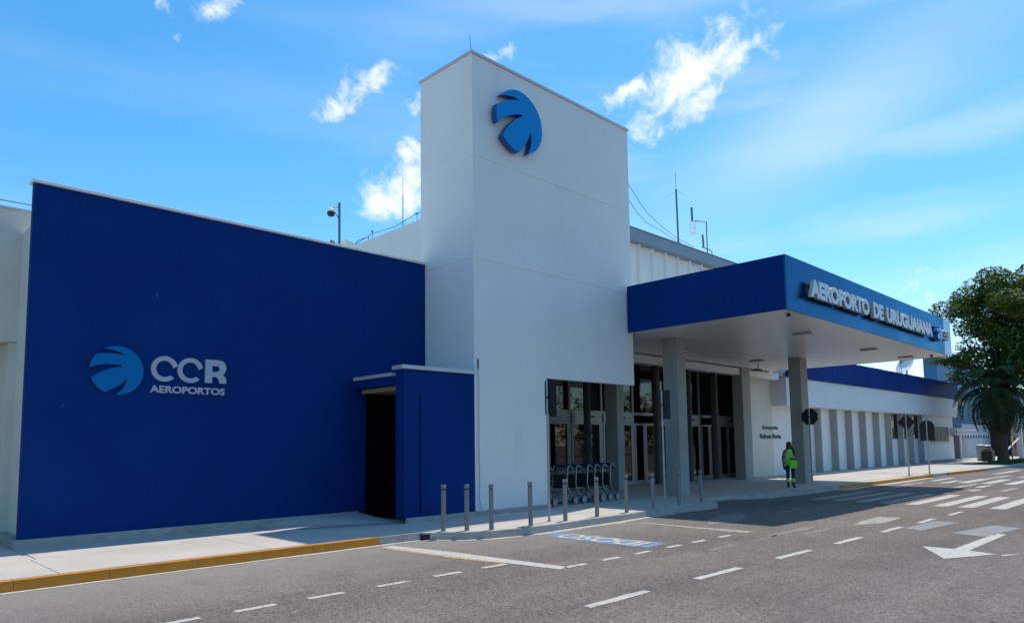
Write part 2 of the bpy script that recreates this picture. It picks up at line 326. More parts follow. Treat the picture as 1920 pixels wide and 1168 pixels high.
# ------------------------------------------------------------------ mesh helpers
class MB:
    def __init__(s): s.v = []; s.f = []; s.m = []; s.mats = []
    def slot(s, mt):
        if mt not in s.mats: s.mats.append(mt)
        return s.mats.index(mt)
    def add(s, vs_, fs, mt):
        o = len(s.v); k = s.slot(mt); s.v += [tuple(q) for q in vs_]
        for f in fs: s.f.append([i + o for i in f]); s.m.append(k)
    def box(s, x0, x1, y0, y1, z0, z1, mt):
        v = [(x0, y0, z0), (x1, y0, z0), (x1, y1, z0), (x0, y1, z0), (x0, y0, z1), (x1, y0, z1), (x1, y1, z1), (x0, y1, z1)]
        s.add(v, [(0, 3, 2, 1), (4, 5, 6, 7), (0, 1, 5, 4), (1, 2, 6, 5), (2, 3, 7, 6), (3, 0, 4, 7)], mt)
    def prism(s, pts, z0, z1, mt, axis='z'):
        """extrude a closed outline; axis z: pts=(x,y); axis y: pts=(x,z) extruded y z0..z1; axis x: pts=(y,z)"""
        n = len(pts)
        a = sum(pts[i][0] * pts[(i + 1) % n][1] - pts[(i + 1) % n][0] * pts[i][1] for i in range(n))
        if a < 0: pts = pts[::-1]
        def P(p, h):
            return (p[0], p[1], h) if axis == 'z' else ((p[0], h, p[1]) if axis == 'y' else (h, p[0], p[1]))
        v = [P(p, z0) for p in pts] + [P(p, z1) for p in pts]
        f = [list(range(n))[::-1], list(range(n, 2 * n))] + [(i, (i + 1) % n, n + (i + 1) % n, n + i) for i in range(n)]
        if axis == 'y': f = [list(q)[::-1] for q in f]
        s.add(v, f, mt)
    def sheet(s, pts, z, mt):
        n = len(pts)
        a = sum(pts[i][0] * pts[(i + 1) % n][1] - pts[(i + 1) % n][0] * pts[i][1] for i in range(n))
        if a < 0: pts = pts[::-1]
        s.add([(x, y, z) for x, y in pts], [list(range(n))], mt)
    def tube(s, path, rad, mt, n=8, closed=False):
        path = [Vector(p) for p in path]; rings = []
        rads = rad if isinstance(rad, (list, tuple)) else [rad] * len(path)
        up = Vector((0, 0, 1)); o = len(s.v); k = s.slot(mt)
        prev = None
        for i, p in enumerate(path):
            d = (path[min(i + 1, len(path) - 1)] - path[max(i - 1, 0)]).normalized()
            if prev is None:
                a = d.cross(up if abs(d.z) < .95 else Vector((1, 0, 0))).normalized()
            else:
                a = (prev - d * prev.dot(d)).normalized()
            prev = a; b = d.cross(a)
            for j in range(n):
                t = 2 * math.pi * j / n
                s.v.append(tuple(p + (a * math.cos(t) + b * math.sin(t)) * rads[i]))
        for i in range(len(path) - 1):
            for j in range(n):
                s.f.append([o + i * n + j, o + i * n + (j + 1) % n, o + (i + 1) * n + (j + 1) % n, o + (i + 1) * n + j]); s.m.append(k)
        s.f.append([o + j for j in range(n)][::-1]); s.m.append(k)
        e = o + (len(path) - 1) * n
        s.f.append([e + j for j in range(n)]); s.m.append(k)
    def lathe(s, prof, mt, n=16, c=(0, 0, 0)):
        o = len(s.v); k = s.slot(mt)
        for r_, z in prof:
            for j in range(n):
                t = 2 * math.pi * j / n; s.v.append((c[0] + r_ * math.cos(t), c[1] + r_ * math.sin(t), c[2] + z))
        for i in range(len(prof) - 1):
            for j in range(n):
                s.f.append([o + i * n + j, o + i * n + (j + 1) % n, o + (i + 1) * n + (j + 1) % n, o + (i + 1) * n + j]); s.m.append(k)
        s.f.append([o + j for j in range(n)][::-1]); s.m.append(k)
        e = o + (len(prof) - 1) * n; s.f.append([e + j for j in range(n)]); s.m.append(k)
    def build(s, name, parent=None, world=True, bevel=0, smooth=False, kind=None, label=None):
        me = bpy.data.meshes.new(name); me.from_pydata(s.v, [], s.f)
        for mt in s.mats: me.materials.append(mt)
        me.polygons.foreach_set('material_index', s.m)
        if smooth: me.polygons.foreach_set('use_smooth', [True] * len(me.polygons))
        me.update()
        o = bpy.data.objects.new(name, me); COL.objects.link(o)
        if parent is not None:
            o.parent = parent
            if world:
                b = parent; off = Vector((0, 0, 0))
                while b is not None: off += b.location; b = b.parent
                o.location = -off
        if bevel:
            bv = o.modifiers.new('bevel', 'BEVEL'); bv.width = bevel; bv.segments = 2; bv.limit_method = 'ANGLE'; bv.angle_limit = R(40)
        if smooth:
            try: me.set_sharp_from_angle(angle=R(40))
            except Exception: pass
        if kind: o['kind'] = kind
        if label: o['label'] = label
        return o

def thing(name, label, cat, loc=(0, 0, 0), group=None):
    o = bpy.data.objects.new(name, None); COL.objects.link(o); o.location = loc; o.empty_display_size = .3
    o['label'] = label; o['category'] = cat
    if group: o['group'] = group
    return o
def tag(o, label, cat, group=None):
    o['label'] = label; o['category'] = cat
    if group: o['group'] = group
    return o
def copy_tree(o, parent=None):
    c = o.copy(); COL.objects.link(c); c.parent = parent
    for ch in list(o.children): copy_tree(ch, c)
    return c
def bx(name, parent, x0, x1, y0, y1, z0, z1, mt, bevel=0, **k):
    b = MB(); b.box(x0, x1, y0, y1, z0, z1, mt); return b.build(name, parent, bevel=bevel, **k)

# ================================================================== SETTING
gnd = MB(); gnd.sheet([(-1500, -1500), (3000, -1500), (3000, 3000), (-1500, 3000)], -.02, asphalt)
g_o = gnd.build('ground'); g_o['kind'] = 'structure'
rd = MB(); rd.sheet([(-60, -60), (220, -60), (220, 60), (-60, 60)], 0, asphalt)
road = rd.build('road'); road['kind'] = 'structure'

# pavement outline (front edge follows the kerb)
edge = [(8.62, 11.28), (8.85, 11.02), (9.15, 10.62), (9.6, 10.36), (10.2, 10.22), (11.0, 10.2), (12.3, 10.24), (13.7, 10.28), (14.9, 10.38), (16.0, 10.32), (17.3, 10.2), (18.1, 10.22),
        (18.6, 10.5), (19.0, 11.0), (19.3, 11.35), (21.0, 11.35), (21.4, 10.95), (22.2, 10.65), (24.5, 10.48), (27.5, 10.45), (31.6, 10.4), (39.3, 10.4)]
pv = MB()
pv.prism([(-14, 11.36), (2.52, 11.36), (2.52, 40), (-14, 40)], -.05, .128, slab_m)
pv.prism([(2.52, 11.36), (8.6, 11.36)] + edge[1:] + [(39.6, 10.4), (39.6, 40), (2.52, 40)], -.05, .128, slab_m)
pv.prism([(39.6, 10.7), (41.6, 10.4), (48.3, 10.15), (62, 9.9), (120, 9.3), (120, 40), (39.6, 40)], -.05, .128, slab_m)
pave = pv.build('pavement'); pave['kind'] = 'structure'
# cast slabs laid on it, 1 cm joints
def slab(x0, x1, y0, y1):
    return bx('slab', pave, x0 + .007, x1 - .007, y0 + .007, y1 - .007, .12, .14, slab_m)
xs = [-9.5, -6.5, -3.5, -.5, 2.52, 5.58, 8.3]
for a, b in zip(xs[:-1], xs[1:]):
    slab(a, b, 11.46, 13.3 if a > 2 else 14.2)
for a, b in zip(xs[:5][:-1], xs[:5][1:]): slab(a, b, 14.2, 16.4)
for a, b in ((2.6, 5.58), (5.58, 7.3)): slab(a, b, 13.3, 14.88)
for a, b in zip([8.3, 11.3, 14.3, 17.3], [11.3, 14.3, 17.3, 18.9]): slab(a, b, 11.35, 12.82)
for a, b in zip([14.3, 17.3, 20.3, 23.3, 26.3, 29.3, 32.3], [17.3, 20.3, 23.3, 26.3, 29.3, 32.3, 35.3]):
    slab(a, b, 12.82, 14.6)
    if b <= 33: slab(a, b, 14.6, 16.4)
for a, b in zip([21.3, 24.3, 27.3, 30.3, 33.3, 36.3], [24.3, 27.3, 30.3, 33.3, 36.3, 39.3]): slab(a, b, 11.0, 12.82)
for i in range(9): slab(39.9 + 3 * i, 42.9 + 3 * i, 10.9, 15.2)
# front apron of the island
ap = MB(); ap.prism([(8.78, 11.33)] + [(x + .12 if i < 3 else x, y + .10) for i, (x, y) in enumerate(edge[1:13])] + [(18.85, 11.33)], .12, .1395, slab_m)
ap.build('slab', pave)

# kerb stones
kerb = MB(); kerb.box(-14, 8.45, 11.345, 11.375, -.05, .10, kerb_g); kerb_o = kerb.build('kerb'); kerb_o['kind'] = 'structure'
def kstone(p, q, mt, wob=0, w=.13, h=.14):
    p = Vector((*p, 0)); q = Vector((*q, 0)); d = (q - p).normalized(); nn = Vector((-d.y, d.x, 0)) * w
    g_ = d * .0012
    a, b_ = p + g_, q - g_
    top = h + wob
    M_ = MB()
    base = [a, b_, b_ + nn, a + nn]
    fr = -nn.normalized() * .018
    v = [(base[0] + fr).to_tuple()[:2] + (-.02,), (base[1] + fr).to_tuple()[:2] + (-.02,), base[2].to_tuple()[:2] + (-.02,), base[3].to_tuple()[:2] + (-.02,),
         base[0].to_tuple()[:2] + (top,), base[1].to_tuple()[:2] + (top,), base[2].to_tuple()[:2] + (top,), base[3].to_tuple()[:2] + (top,)]
    M_.add(v, [(0, 3, 2, 1), (4, 5, 6, 7), (0, 1, 5, 4), (1, 2, 6, 5), (2, 3, 7, 6), (3, 0, 4, 7)], mt)
    return M_.build('kerb_stone', kerb_o, bevel=.004)
x = -9.36
while x < 7.5:
    kstone((x, 11.30 + random.uniform(-.002, .002)), (x + 1.131, 11.30 + random.uniform(-.002, .002)), kerb_y, random.uniform(-.002, .003)); x += 1.133
x_end = x
kstone((x_end, 11.3), (8.15, 11.29), kerb_g); kstone((8.15, 11.29), (8.56, 11.27), kerb_g)
for a, b in zip(edge[1:-1], edge[2:]):
    yel = a[0] > 27
    n = max(1, int((Vector(b) - Vector(a)).length / 1.1))
    for i in range(n):
        p = Vector(a).lerp(Vector(b), i / n); q = Vector(a).lerp(Vector(b), (i + 1) / n)
        yel = p.x > 27
        low = 18.95 <= p.x < 21.1
        kstone(p, q, kerb_y if yel else kerb_g, random.uniform(-.004, .005), h=(.045 if low else .14))
far = [(41.7, 10.35), (44, 10.2), (48.3, 10.1), (52, 10.02), (56, 9.95), (62, 9.85)]
for a, b in zip(far[:-1], far[1:]): kstone(a, b, kerb_y if a[0] < 48 else kerb_g)
# storm drain mouth between the two kerbs
dr = MB(); dr.box(8.57, 8.80, 11.18, 11.36, .0, .10, black); dr.build('drain_mouth', kerb_o)

# worn paint on the road
def sh(name, pts, mt, z=.004, label=None):
    b = MB(); b.sheet(pts, z, mt); return b.build(name, road, label=label)
def rough_rect(x0, x1, y0, y1, skew=0., jit=.012):
    n = 6; r_ = lambda: random.uniform(-jit, jit)
    bot = [(x0 + (x1 - x0) * i / n, y0 + r_()) for i in range(n + 1)]
    top = [(x1 + skew - (x1 - x0) * i / n, y1 + r_()) for i in range(n + 1)]
    return bot + top
for i, x in enumerate([-5.0, -2.8, -.55, 1.65, 3.95, 6.25, 8.5, 10.8, 13.0, 15.2, 17.35, 19.55]):
    sh('lane_dash', rough_rect(x, x + 1.17, 5.26 - .022 * x, 5.385 - .022 * x), p_white)
for x in (2.72, 3.46, 4.36, 5.35, 6.29, 7.2): sh('bay_dash', rough_rect(x, x + (.36 if x < 3 else .49), 7.9, 8.01), p_white)
for x in (8.05, 8.9, 9.76, 10.72, 11.55, 12.5): sh('bay_dash', rough_rect(x, x + .44, 6.99, 7.10), p_white)
sh('arrow_marking', [(13.6, 3.84), (13.58, 3.36), (16.27, 3.30), (16.25, 3.12), (13.53, 3.13), (13.36, 2.72), (12.38, 3.2)], p_white)
sh('arrow_marking', [(13.32, 2.66), (13.2, 2.60), (13.7, 2.44)], p_white)
sh('painted_over_patch', [(16.12, 5.86), (17.0, 6.0), (18.2, 6.05), (18.25, 5.55), (16.9, 5.5)], p_old)
sh('painted_over_patch', [(16.14, 4.86), (17.96, 4.80), (18.0, 4.3), (15.9, 4.50)], p_grey)
sh('painted_over_patch', [(15.81, 3.95), (17.79, 3.66), (17.56, 3.11), (15.61, 3.34)], p_grey)
for i, y in enumerate([4.22, 4.94, 5.55, 6.30, 7.02, 7.72, 8.42, 9.1]):
    sh('crossing_stripe', rough_rect(22.0 + .06 * i, 26.6 + .1 * i, y, y + .35, -.05), p_white if i < 4 else p_old)
for i in range(6): sh('crossing_stripe', rough_rect(33.5 + .2 * i, 37.5 + .2 * i, 3.6 + .85 * i, 4.0 + .85 * i), p_white)
def strip(name, line, w, mt, z=.0045):
    top = [(x + random.uniform(-.01, .01), y) for x, y in line]; bot = [(x, y - w * random.uniform(.7, 1.25)) for x, y in reversed(line)]
    sh(name, top + bot, mt, z)
strip('gutter_strip', [(-9 + i * .9, 11.27) for i in range(20)] + [(8.5, 11.24)], .13, p_gut)
strip('gutter_strip', [(8.72, 11.12), (9.1, 10.58), (9.6, 10.33), (10.2, 10.19), (11, 10.17), (12.3, 10.21), (13.7, 10.25), (14.9, 10.35), (15.9, 10.29)], .16, p_gut)
strip('gutter_strip', [(27.3 + i, 10.42 - .004 * i) for i in range(12)], .3, p_gut)
# bay end lines
sh('bay_line', [(7.45, 11.0), (7.72, 11.0), (7.93, 9.6), (8.09, 7.06), (7.86, 7.0), (7.72, 8.2), (7.55, 9.8)], p_white)
sh('bay_line', [(7.36, 10.9), (7.44, 10.9), (7.55, 9.7), (7.72, 8.1), (7.66, 8.0), (7.50, 9.0)], p_yel, .0045)
sh('bay_line', [(13.64, 9.7), (13.76, 9.7), (13.72, 8.2), (13.75, 6.95), (13.42, 6.98), (13.50, 8.2)], p_old)
sh('faint_line', rough_rect(10.6, 13.6, 9.95, 10.05, jit=.03), p_old)
sh('faint_line', rough_rect(14.0, 15.8, 5.95, 6.06, jit=.04), p_trace)
sh('faint_line', rough_rect(10.9, 13.5, 6.28, 6.36, jit=.03), p_trace)
sh('faint_line', rough_rect(13.2, 15.4, 6.28, 6.5, jit=.05), p_trace)
sh('faint_symbol', [(14.3, 8.3), (15.2, 8.1), (16.4, 8.45), (16.9, 8.9), (15.8, 9.0), (15.0, 8.75)], p_trace)
sh('faint_symbol', rough_rect(17.6, 19.2, 8.2, 8.4, .1, .05), p_trace)
# far painted words and arrows
rr = random.Random(3)
for (x0, x1, y0, y1) in ((30.5, 34.5, 7.35, 7.6), (31.5, 33.2, 6.7, 6.95), (29.5, 31.5, 5.6, 5.8), (34, 36.5, 8.5, 8.8), (38.5, 43, 7.8, 8.1), (40, 44, 6.9, 7.2), (29, 30.2, 6.4, 6.75),
                         (30.0, 34, 9.3, 9.5), (35.5, 39, 9.35, 9.6), (44, 50, 8.6, 8.9), (46, 52, 7.4, 7.8), (33, 36, 3.0, 3.2), (28.4, 32, 4.3, 4.45)):
    sh('worn_marking', rough_rect(x0, x1, y0, y1, rr.uniform(-.3, .3), .05), p_old if rr.random() < .6 else p_white)
# blue strip with the word
sh('blue_band', [(11.1, 9.95), (11.15, 8.7), (11.17, 7.35), (10.45, 7.28), (10.42, 8.6), (10.50, 9.75)], p_blue)

# ------------------------------------------------------------------ text
def text_mesh(body, ext=.0, off=.0, res=6):
    cu = bpy.data.curves.new('t', 'FONT'); cu.body = body; cu.size = 1; cu.extrude = ext; cu.offset = off; cu.resolution_u = res
    o = bpy.data.objects.new('t', cu); COL.objects.link(o)
    dg = bpy.context.evaluated_depsgraph_get(); dg.update()
    me = bpy.data.meshes.new_from_object(o.evaluated_get(dg)); bpy.data.objects.remove(o)
    return me
def components(me):
    """split into connected pieces, grouping pieces whose spans overlap in x (one letter each)"""
    bm = bmesh.new(); bm.from_mesh(me); bmesh.ops.remove_doubles(bm, verts=bm.verts, dist=1e-5)
    bm.verts.ensure_lookup_table(); seen = set(); comps = []
    for v in bm.verts:
        if v.index in seen: continue
        st = [v]; seen.add(v.index); c = []
        while st:
            w = st.pop(); c.append(w)
            for e in w.link_edges:
                o = e.other_vert(w)
                if o.index not in seen: seen.add(o.index); st.append(o)
        comps.append(c)
    res = []
    for c in comps:
        ix = {v.index: i for i, v in enumerate(c)}
        fs = {f.index: f for v in c for f in v.link_faces}
        res.append(([v.co.copy() for v in c], [[ix[v.index] for v in f.verts] for f in fs.values()]))
    bm.free()
    res.sort(key=lambda r: min(p.x for p in r[0]))
    return res
def wall_text(body, X0, X1, Z0, Z1, Yf, depth, face, side, parent, off=.02, word=''):
    """raised letters on a wall facing -y, each letter a part; the text box is fitted to X0..X1, Z0..Z1"""
    me = text_mesh(body, .5, off)
    comps = components(me)
    ax = [p.x for c, _ in comps for p in c]; ay = [p.y for c, _ in comps for p in c]
    a0, a1, b0, b1 = min(ax), max(ax), min(ay), max(ay)
    for vs_, fs in comps:
        M_ = MB()
        P = [(X0 + (p.x - a0) / (a1 - a0) * (X1 - X0), Yf + (depth if p.z < 0 else 0), Z0 + (p.y - b0) / (b1 - b0) * (Z1 - Z0)) for p in vs_]
        fr = [f for f in fs if all(abs(P[i][1] - Yf) < 1e-6 for i in f)]; sd_ = [f for f in fs if f not in fr]
        o = len(M_.v); M_.v += P; kf, ks = M_.slot(face), M_.slot(side)
        for f in fr: M_.f.append(list(f)); M_.m.append(kf)
        for f in sd_: M_.f.append(list(f)); M_.m.append(ks)
        ob = M_.build('letter', parent)
        bm = bmesh.new(); bm.from_mesh(ob.data); bmesh.ops.recalc_face_normals(bm, faces=bm.faces); bm.to_mesh(ob.data); bm.free()

# word painted on the road, upside down as seen from the camera
me = text_mesh('IDOSO', 0, .03)
for vs_, fs in components(me):
    M_ = MB(); M_.add([(11.08 - p.y / .72 * .58, 7.55 + p.x / 3.45 * 2.25, .0085) for p in vs_], fs, p_white)
    o = M_.build('painted_letter', road)

EMB0 = [(-0.53, 0.86), (-0.3, 0.955), (-0.08, 1.0), (0.15, .99), (0.39, 0.92), (0.58, 0.815), (0.73, 0.68), (0.87, 0.49), (0.96, 0.26), (1.0, 0.03), (0.975, -0.22), (0.88, -0.48), (0.75, -0.67), (0.58, -0.82), (0.39, -0.925), (0.17, -0.985), (-0.05, -1.0), (0.11, -0.87), (0.24, -0.7), (0.32, -0.53), (0.39, -0.34), (0.26, -0.46), (0.11, -0.59), (-0.13, -0.74), (-0.43, -0.90), (-0.58, -0.82), (-0.7, -0.71), (-0.83, -0.55), (-0.94, -0.34), (-0.81, -0.23), (-0.66, -0.12), (-0.47, -0.02), (-0.26, 0.07), (-0.04, 0.13), (0.15, 0.165), (0.175, 0.19), (0.15, 0.22), (-0.08, 0.245), (-0.32, 0.24), (-0.58, 0.21), (-0.79, 0.155), (-1.0, 0.06), (-0.98, 0.22), (-0.92, 0.40), (-0.79, 0.61), (-0.62, 0.65), (-0.43, 0.675), (-0.23, 0.69), (0.0, 0.685), (0.26, 0.63), (0.13, 0.73), (0.0, 0.78), (-0.17, 0.82), (-0.34, 0.85)]
def emblem(parent, cx, cz, r_, yf, yb, face, side, rx=None, name='emblem', rot=0):
    rx = rx or r_
    cR, sR = math.cos(R(rot)), math.sin(R(rot)); EMB = [(u_ * cR - w_ * sR, u_ * sR + w_ * cR) for u_, w_ in EMB0]
    bm = bmesh.new(); vf = [bm.verts.new((cx + u_ * rx, yf, cz + w_ * r_)) for u_, w_ in EMB]
    from mathutils.geometry import tessellate_polygon
    for tri in tessellate_polygon([[Vector((u_, w_, 0)) for u_, w_ in EMB]]):
        bm.faces.new([vf[i] for i in tri])
    vb = [bm.verts.new((cx + u_ * rx, yb, cz + w_ * r_)) for u_, w_ in EMB]
    n = len(EMB)
    for i in range(n):
        q = bm.faces.new((vf[i], vf[(i + 1) % n], vb[(i + 1) % n], vb[i])); q.material_index = 1
    bm.normal_update()
    for fc in bm.faces:
        if fc.material_index == 0 and fc.normal.y > 0: fc.normal_flip()
    me = bpy.data.meshes.new(name); bm.to_mesh(me); bm.free(); me.materials.append(face); me.materials.append(side)
    o = bpy.data.objects.new(name, me); COL.objects.link(o); o.parent = parent; o.location = -parent.location
    return o

def letter_C(cx, cz, r_, w, a=44):
    out = []; n = 26
    for i in range(n + 1):
        t = R(a * .35) + (2 * math.pi - R(a * .35 + a)) * i / n
        out.append((cx + r_ * math.cos(t), cz + r_ * math.sin(t)))
    inn = []
    for i in range(n + 1):
        t = R(a * .15) + (2 * math.pi - R(a * .15 + a * 1.15)) * i / n
        inn.append((cx + (r_ - w) * math.cos(t), cz + (r_ - w) * math.sin(t)))
    return out, inn
def ring_letter(parent, out, inn, yf, yb, mt, mts):
    M_ = MB(); n = len(out)
    v = [(x, yf, z) for x, z in out] + [(x, yf, z) for x, z in inn] + [(x, yb, z) for x, z in out] + [(x, yb, z) for x, z in inn]
    F = [(i, i + 1, n + i + 1, n + i) for i in range(n - 1)]
    M_.add(v, F, mt)
    B = [(i, 2 * n + i, 2 * n + i + 1, i + 1) for i in range(n - 1)] + [(n + i, n + i + 1, 3 * n + i + 1, 3 * n + i) for i in range(n - 1)] + [(0, n, 3 * n, 2 * n), (n - 1, 3 * n - 1, 4 * n - 1, 2 * n - 1)]
    M_.add(v, B, mts)
    ob = M_.build('letter', parent)
    bm = bmesh.new(); bm.from_mesh(ob.data); bmesh.ops.remove_doubles(bm, verts=bm.verts, dist=1e-6); bmesh.ops.recalc_face_normals(bm, faces=bm.faces); bm.to_mesh(ob.data); bm.free()
def letter_R(parent, x0, x1, z0, z1, yf, yb, mt, mts):
    w, h = x1 - x0, z1 - z0
    def q(u_, t): return (x0 + u_ * w, z0 + t * h)
    M_ = MB()
    # stem, bowl (ring), leg with foot
    M_.prism([q(0, 0), q(.32, 0), q(.32, .27), q(.32, .45), q(.32, .75), q(.32, 1), q(0, 1)], yf, yb, mt, 'y')
    bowl_o = [q(.32, 1), q(.62, 1), q(.80, .97), q(.92, .88), q(.98, .74), q(.98, .60), q(.92, .47), q(.82, .38), q(.66, .27), q(.32, .27)]
    bowl_i = [q(.32, .74), q(.55, .74), q(.60, .735), q(.645, .71), q(.67, .66), q(.67, .60), q(.645, .55), q(.60, .52), q(.55, .50), q(.32, .48)]
    n = len(bowl_o)
    for i in range(n - 1):
        M_.prism([bowl_o[i], bowl_o[i + 1], bowl_i[i + 1], bowl_i[i]], yf, yb, mt, 'y')
    M_.prism([q(.66, .27), q(.82, .38), q(.92, .30), q(.98, .20), q(1.0, 0), q(.68, 0), q(.66, .12), q(.60, .22), q(.50, .27)], yf, yb, mt, 'y')
    return M_.build('letter', parent)

# ================================================================== BUILDINGS
# ---- blue wing on the left
wing = thing('terminal_wing', 'long windowless dark blue painted wing with the CCR sign on its street wall', 'building', (2.65, 14.85, .14))
b = MB(); b.box(2.62, 11.46, 14.85, 15.02, .30, 6.66, blue); b.box(2.75, 11.4, 15.02, 30, .30, 6.1, offwhite)
b.build('wall', wing)
bx('coping', wing, 2.58, 11.62, 14.80, 15.10, 6.66, 6.72, capw, .008)
bx('plinth', wing, 2.56, 7.9, 14.80, 16.6, .10, .30, plinth_m, .012)
bx('plinth', wing, 7.9, 9.42, 14.82, 15.1, .10, .30, plinth_m, .01)
rmp = MB(); rmp.add([(6.9, 13.9, .141), (9.38, 13.25, .141), (9.4, 14.86, .285), (7.9, 14.86, .285), (6.9, 14.86, .16)], [(0, 1, 2, 3, 4)], slab_m)
rmp.build('ramp', wing)
# paint flaws
for (x, z) in ((4.75, 4.85), (3.2, 2.62)):
    bx('paint_chip', wing, x, x + .012, 14.843, 14.852, z, z + .045, mat('chip_grey', (.10, .14, .28), .8))
sg = thing('wall_sign', 'raised emblem with the words CCR AEROPORTOS on the dark blue wall', 'sign', (4.05, 14.80, 3.2))
emblem(sg, 4.065, 3.335, .468, 14.79, 14.849, mat('wall_emblem_blue', (.0, .15, .40), .6, .02, 1, spec=.1), blue_side)
letw = mat('wall_letter_grey', (.36, .40, .50), .5, .02, 3)
for cx in (4.925, 5.425):
    o_, i_ = letter_C(0, 0, 1, .36); o_ = [(cx + x * .255, 3.425 + z * .255) for x, z in o_]; i_ = [(cx + x * .255, 3.425 + z * .255) for x, z in i_]
    ring_letter(sg, o_, i_, 14.80, 14.849, letw, text_side)
letter_R(sg, 5.72, 6.16, 3.19, 3.675, 14.80, 14.849, letw, text_side)
wall_text('AEROPORTOS', 4.665, 6.14, 2.945, 3.09, 14.82, .029, letw, text_side, sg, .035)

# ---- side entrance box
ebx = thing('entrance_box', 'small dark blue side entrance box with pale flat roof edge and black doorway', 'building', (10.4, 12.9, .14))
b = MB()
b.box(9.36, 11.44, 12.90, 13.22, .25, 3.56, blue)        # front wall with pier
b.box(9.36, 9.50, 13.22, 14.85, 3.22, 3.42, blue)        # lintel over the doorway
b.box(11.3, 11.44, 13.22, 14.85, .25, 3.42, blue)
b.build('wall', ebx)
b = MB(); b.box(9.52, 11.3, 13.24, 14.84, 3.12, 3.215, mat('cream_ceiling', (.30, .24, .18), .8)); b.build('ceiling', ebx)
b = MB(); b.box(9.30, 9.46, 13.24, 14.84, 3.22, 3.42, blue); b.build('fascia', ebx)
b = MB(); b.box(9.28, 11.465, 12.84, 13.26, 3.56, 3.65, cap); b.build('coping', ebx, bevel=.006)
b = MB(); b.box(9.26, 11.3, 13.265, 14.84, 3.42, 3.50, cap); b.build('coping', ebx, bevel=.006)
vd = mat('doorway_shade_black', (.003, .003, .004), 1, spec=0.)  # near-black colour standing in for the shade inside the doorway
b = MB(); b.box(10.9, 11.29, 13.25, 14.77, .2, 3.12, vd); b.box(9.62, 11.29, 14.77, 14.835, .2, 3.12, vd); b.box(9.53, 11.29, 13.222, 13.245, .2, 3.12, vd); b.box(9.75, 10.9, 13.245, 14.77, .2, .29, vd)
b.build('shade_lining', ebx)  # added black faces that paint the doorway's inner shade
b = MB(); b.tube([(9.83, 12.87, .32), (9.83, 12.87, 3.0)], .03, blue, 10); b.box(9.79, 9.87, 12.85, 12.90, 2.9, 2.94, blue); b.box(9.79, 9.87, 12.85, 12.90, 1.6, 1.64, blue); b.build('downpipe', ebx, smooth=True)
bx('plinth', ebx, 9.42, 11.5, 12.82, 12.95, .10, .25, plinth_m, .02)

# ---- tower
tw = thing('entrance_tower', 'tall plain white block tower with a blue emblem near its top', 'tower', (14.8, 12.9, .14))
b = MB()
b.box(11.47, 18.1, 12.9, 15.04, 5.36, 11.80, white)
b.box(14.08, 18.1, 12.9, 13.08, 3.62, 5.36, white)
b.box(17.95, 18.1, 13.08, 15.04, 5.2, 5.36, white)
b.box(11.47, 14.08, 12.9, 15.04, .25, 5.36, white)
b.build('wall', tw)
b = MB(); b.box(11.43, 18.14, 12.86, 15.08, 11.80, 11.875, cap); b.build('coping', tw, bevel=.006)
bx('plinth', tw, 11.5, 14.1, 12.82, 12.92, .10, .25, plinth_m, .02)
jm = mat('joint_ridge', (.80, .80, .79), .8)
for z in (9.13, 6.5): 
    b = MB(); b.box(11.458, 18.1, 12.888, 12.9, z, z + .03, jm); b.box(11.458, 11.47, 12.9, 15.04, z, z + .03, jm); b.build('render_joint', tw)
b = MB(); b.box(11.462, 14.08, 12.893, 12.9, 3.62, 3.635, jm); b.build('render_joint', tw)
b = MB(); b.tube([(11.57, 12.875, 3.75), (11.58, 12.875, 3.3), (11.57, 12.875, 1.8), (11.585, 12.875, 1.0), (11.57, 12.875, .5), (11.63, 12.86, .28)], .012, cap, 6)
b.tube([(11.57, 12.875, 3.95), (11.57, 12.875, 3.7)], .022, antm, 6)
b.build('cable', tw)
b = MB(); b.box(18.1, 18.2, 13.1, 13.25, 10.35, 10.65, antm); b.build('junction_box', tw)
eb = thing('tower_emblem', 'large raised light blue striped globe emblem on the white tower', 'emblem', (12.95, 12.7, 9.5))
emblem(eb, 12.96, 10.37, .85, 12.66, 12.84, mat('tower_emblem_blue', (.0, .245, .62), .5, .02, 1, spec=.12), blue_side, .86, rot=22)
for (x, z) in ((12.5, 10.6), (13.3, 10.4), (12.9, 9.8), (13.5, 10.7)): bx('standoff', eb, x, x + .04, 12.83, 12.9, z, z + .04, alu)
lr = MB(); lr.tube([(11.52, 12.98, 11.86), (11.51, 12.98, 12.05), (11.46, 12.97, 12.32)], [.014, .009, .005], antm, 6); tag(lr.build('lightning_rod'), 'short thin lightning rod on the front corner of the white tower', 'lightning rod')

# ---- main hall behind
hall = thing('terminal_hall', 'tall white main hall with grey roof fascia behind the tower, glazed entrance below', 'building', (17.3, 17.6, .14))
b = MB()
b.box(17.3, 46, 17.95, 36, 5.4, 10.55, white)
b.box(11.5, 34.6, 17.75, 18.0, 5.28, 10.0, white) if False else None
b.build('wall', hall)
b = MB(); b.box(17.32, 46.1, 17.45, 17.95, 10.58, 11.10, greyblue); b.box(17.3, 17.6, 17.95, 36, 10.55, 11.10, white); b.box(17.3, 46, 35.7, 36, 10.55, 11.1, white); b.build('parapet', hall)
bx('coping', hall, 17.28, 46.1, 17.42, 17.66, 11.10, 11.13, antm)
x = 18.2
while x < 45.5:                                   # tall angled wall panels under the fascia
    p = MB(); p.prism([(x + .01, 17.94), (x + 1.04, 17.94), (x + 1.04, 17.66), (x + .97, 17.66), (x + .94, 17.80), (x + .01, 17.90)], 5.3, 10.575, mat('panel_white', (.80, .80, .78), .7, .03, 1))
    p.build('wall_panel', hall); x += 1.05
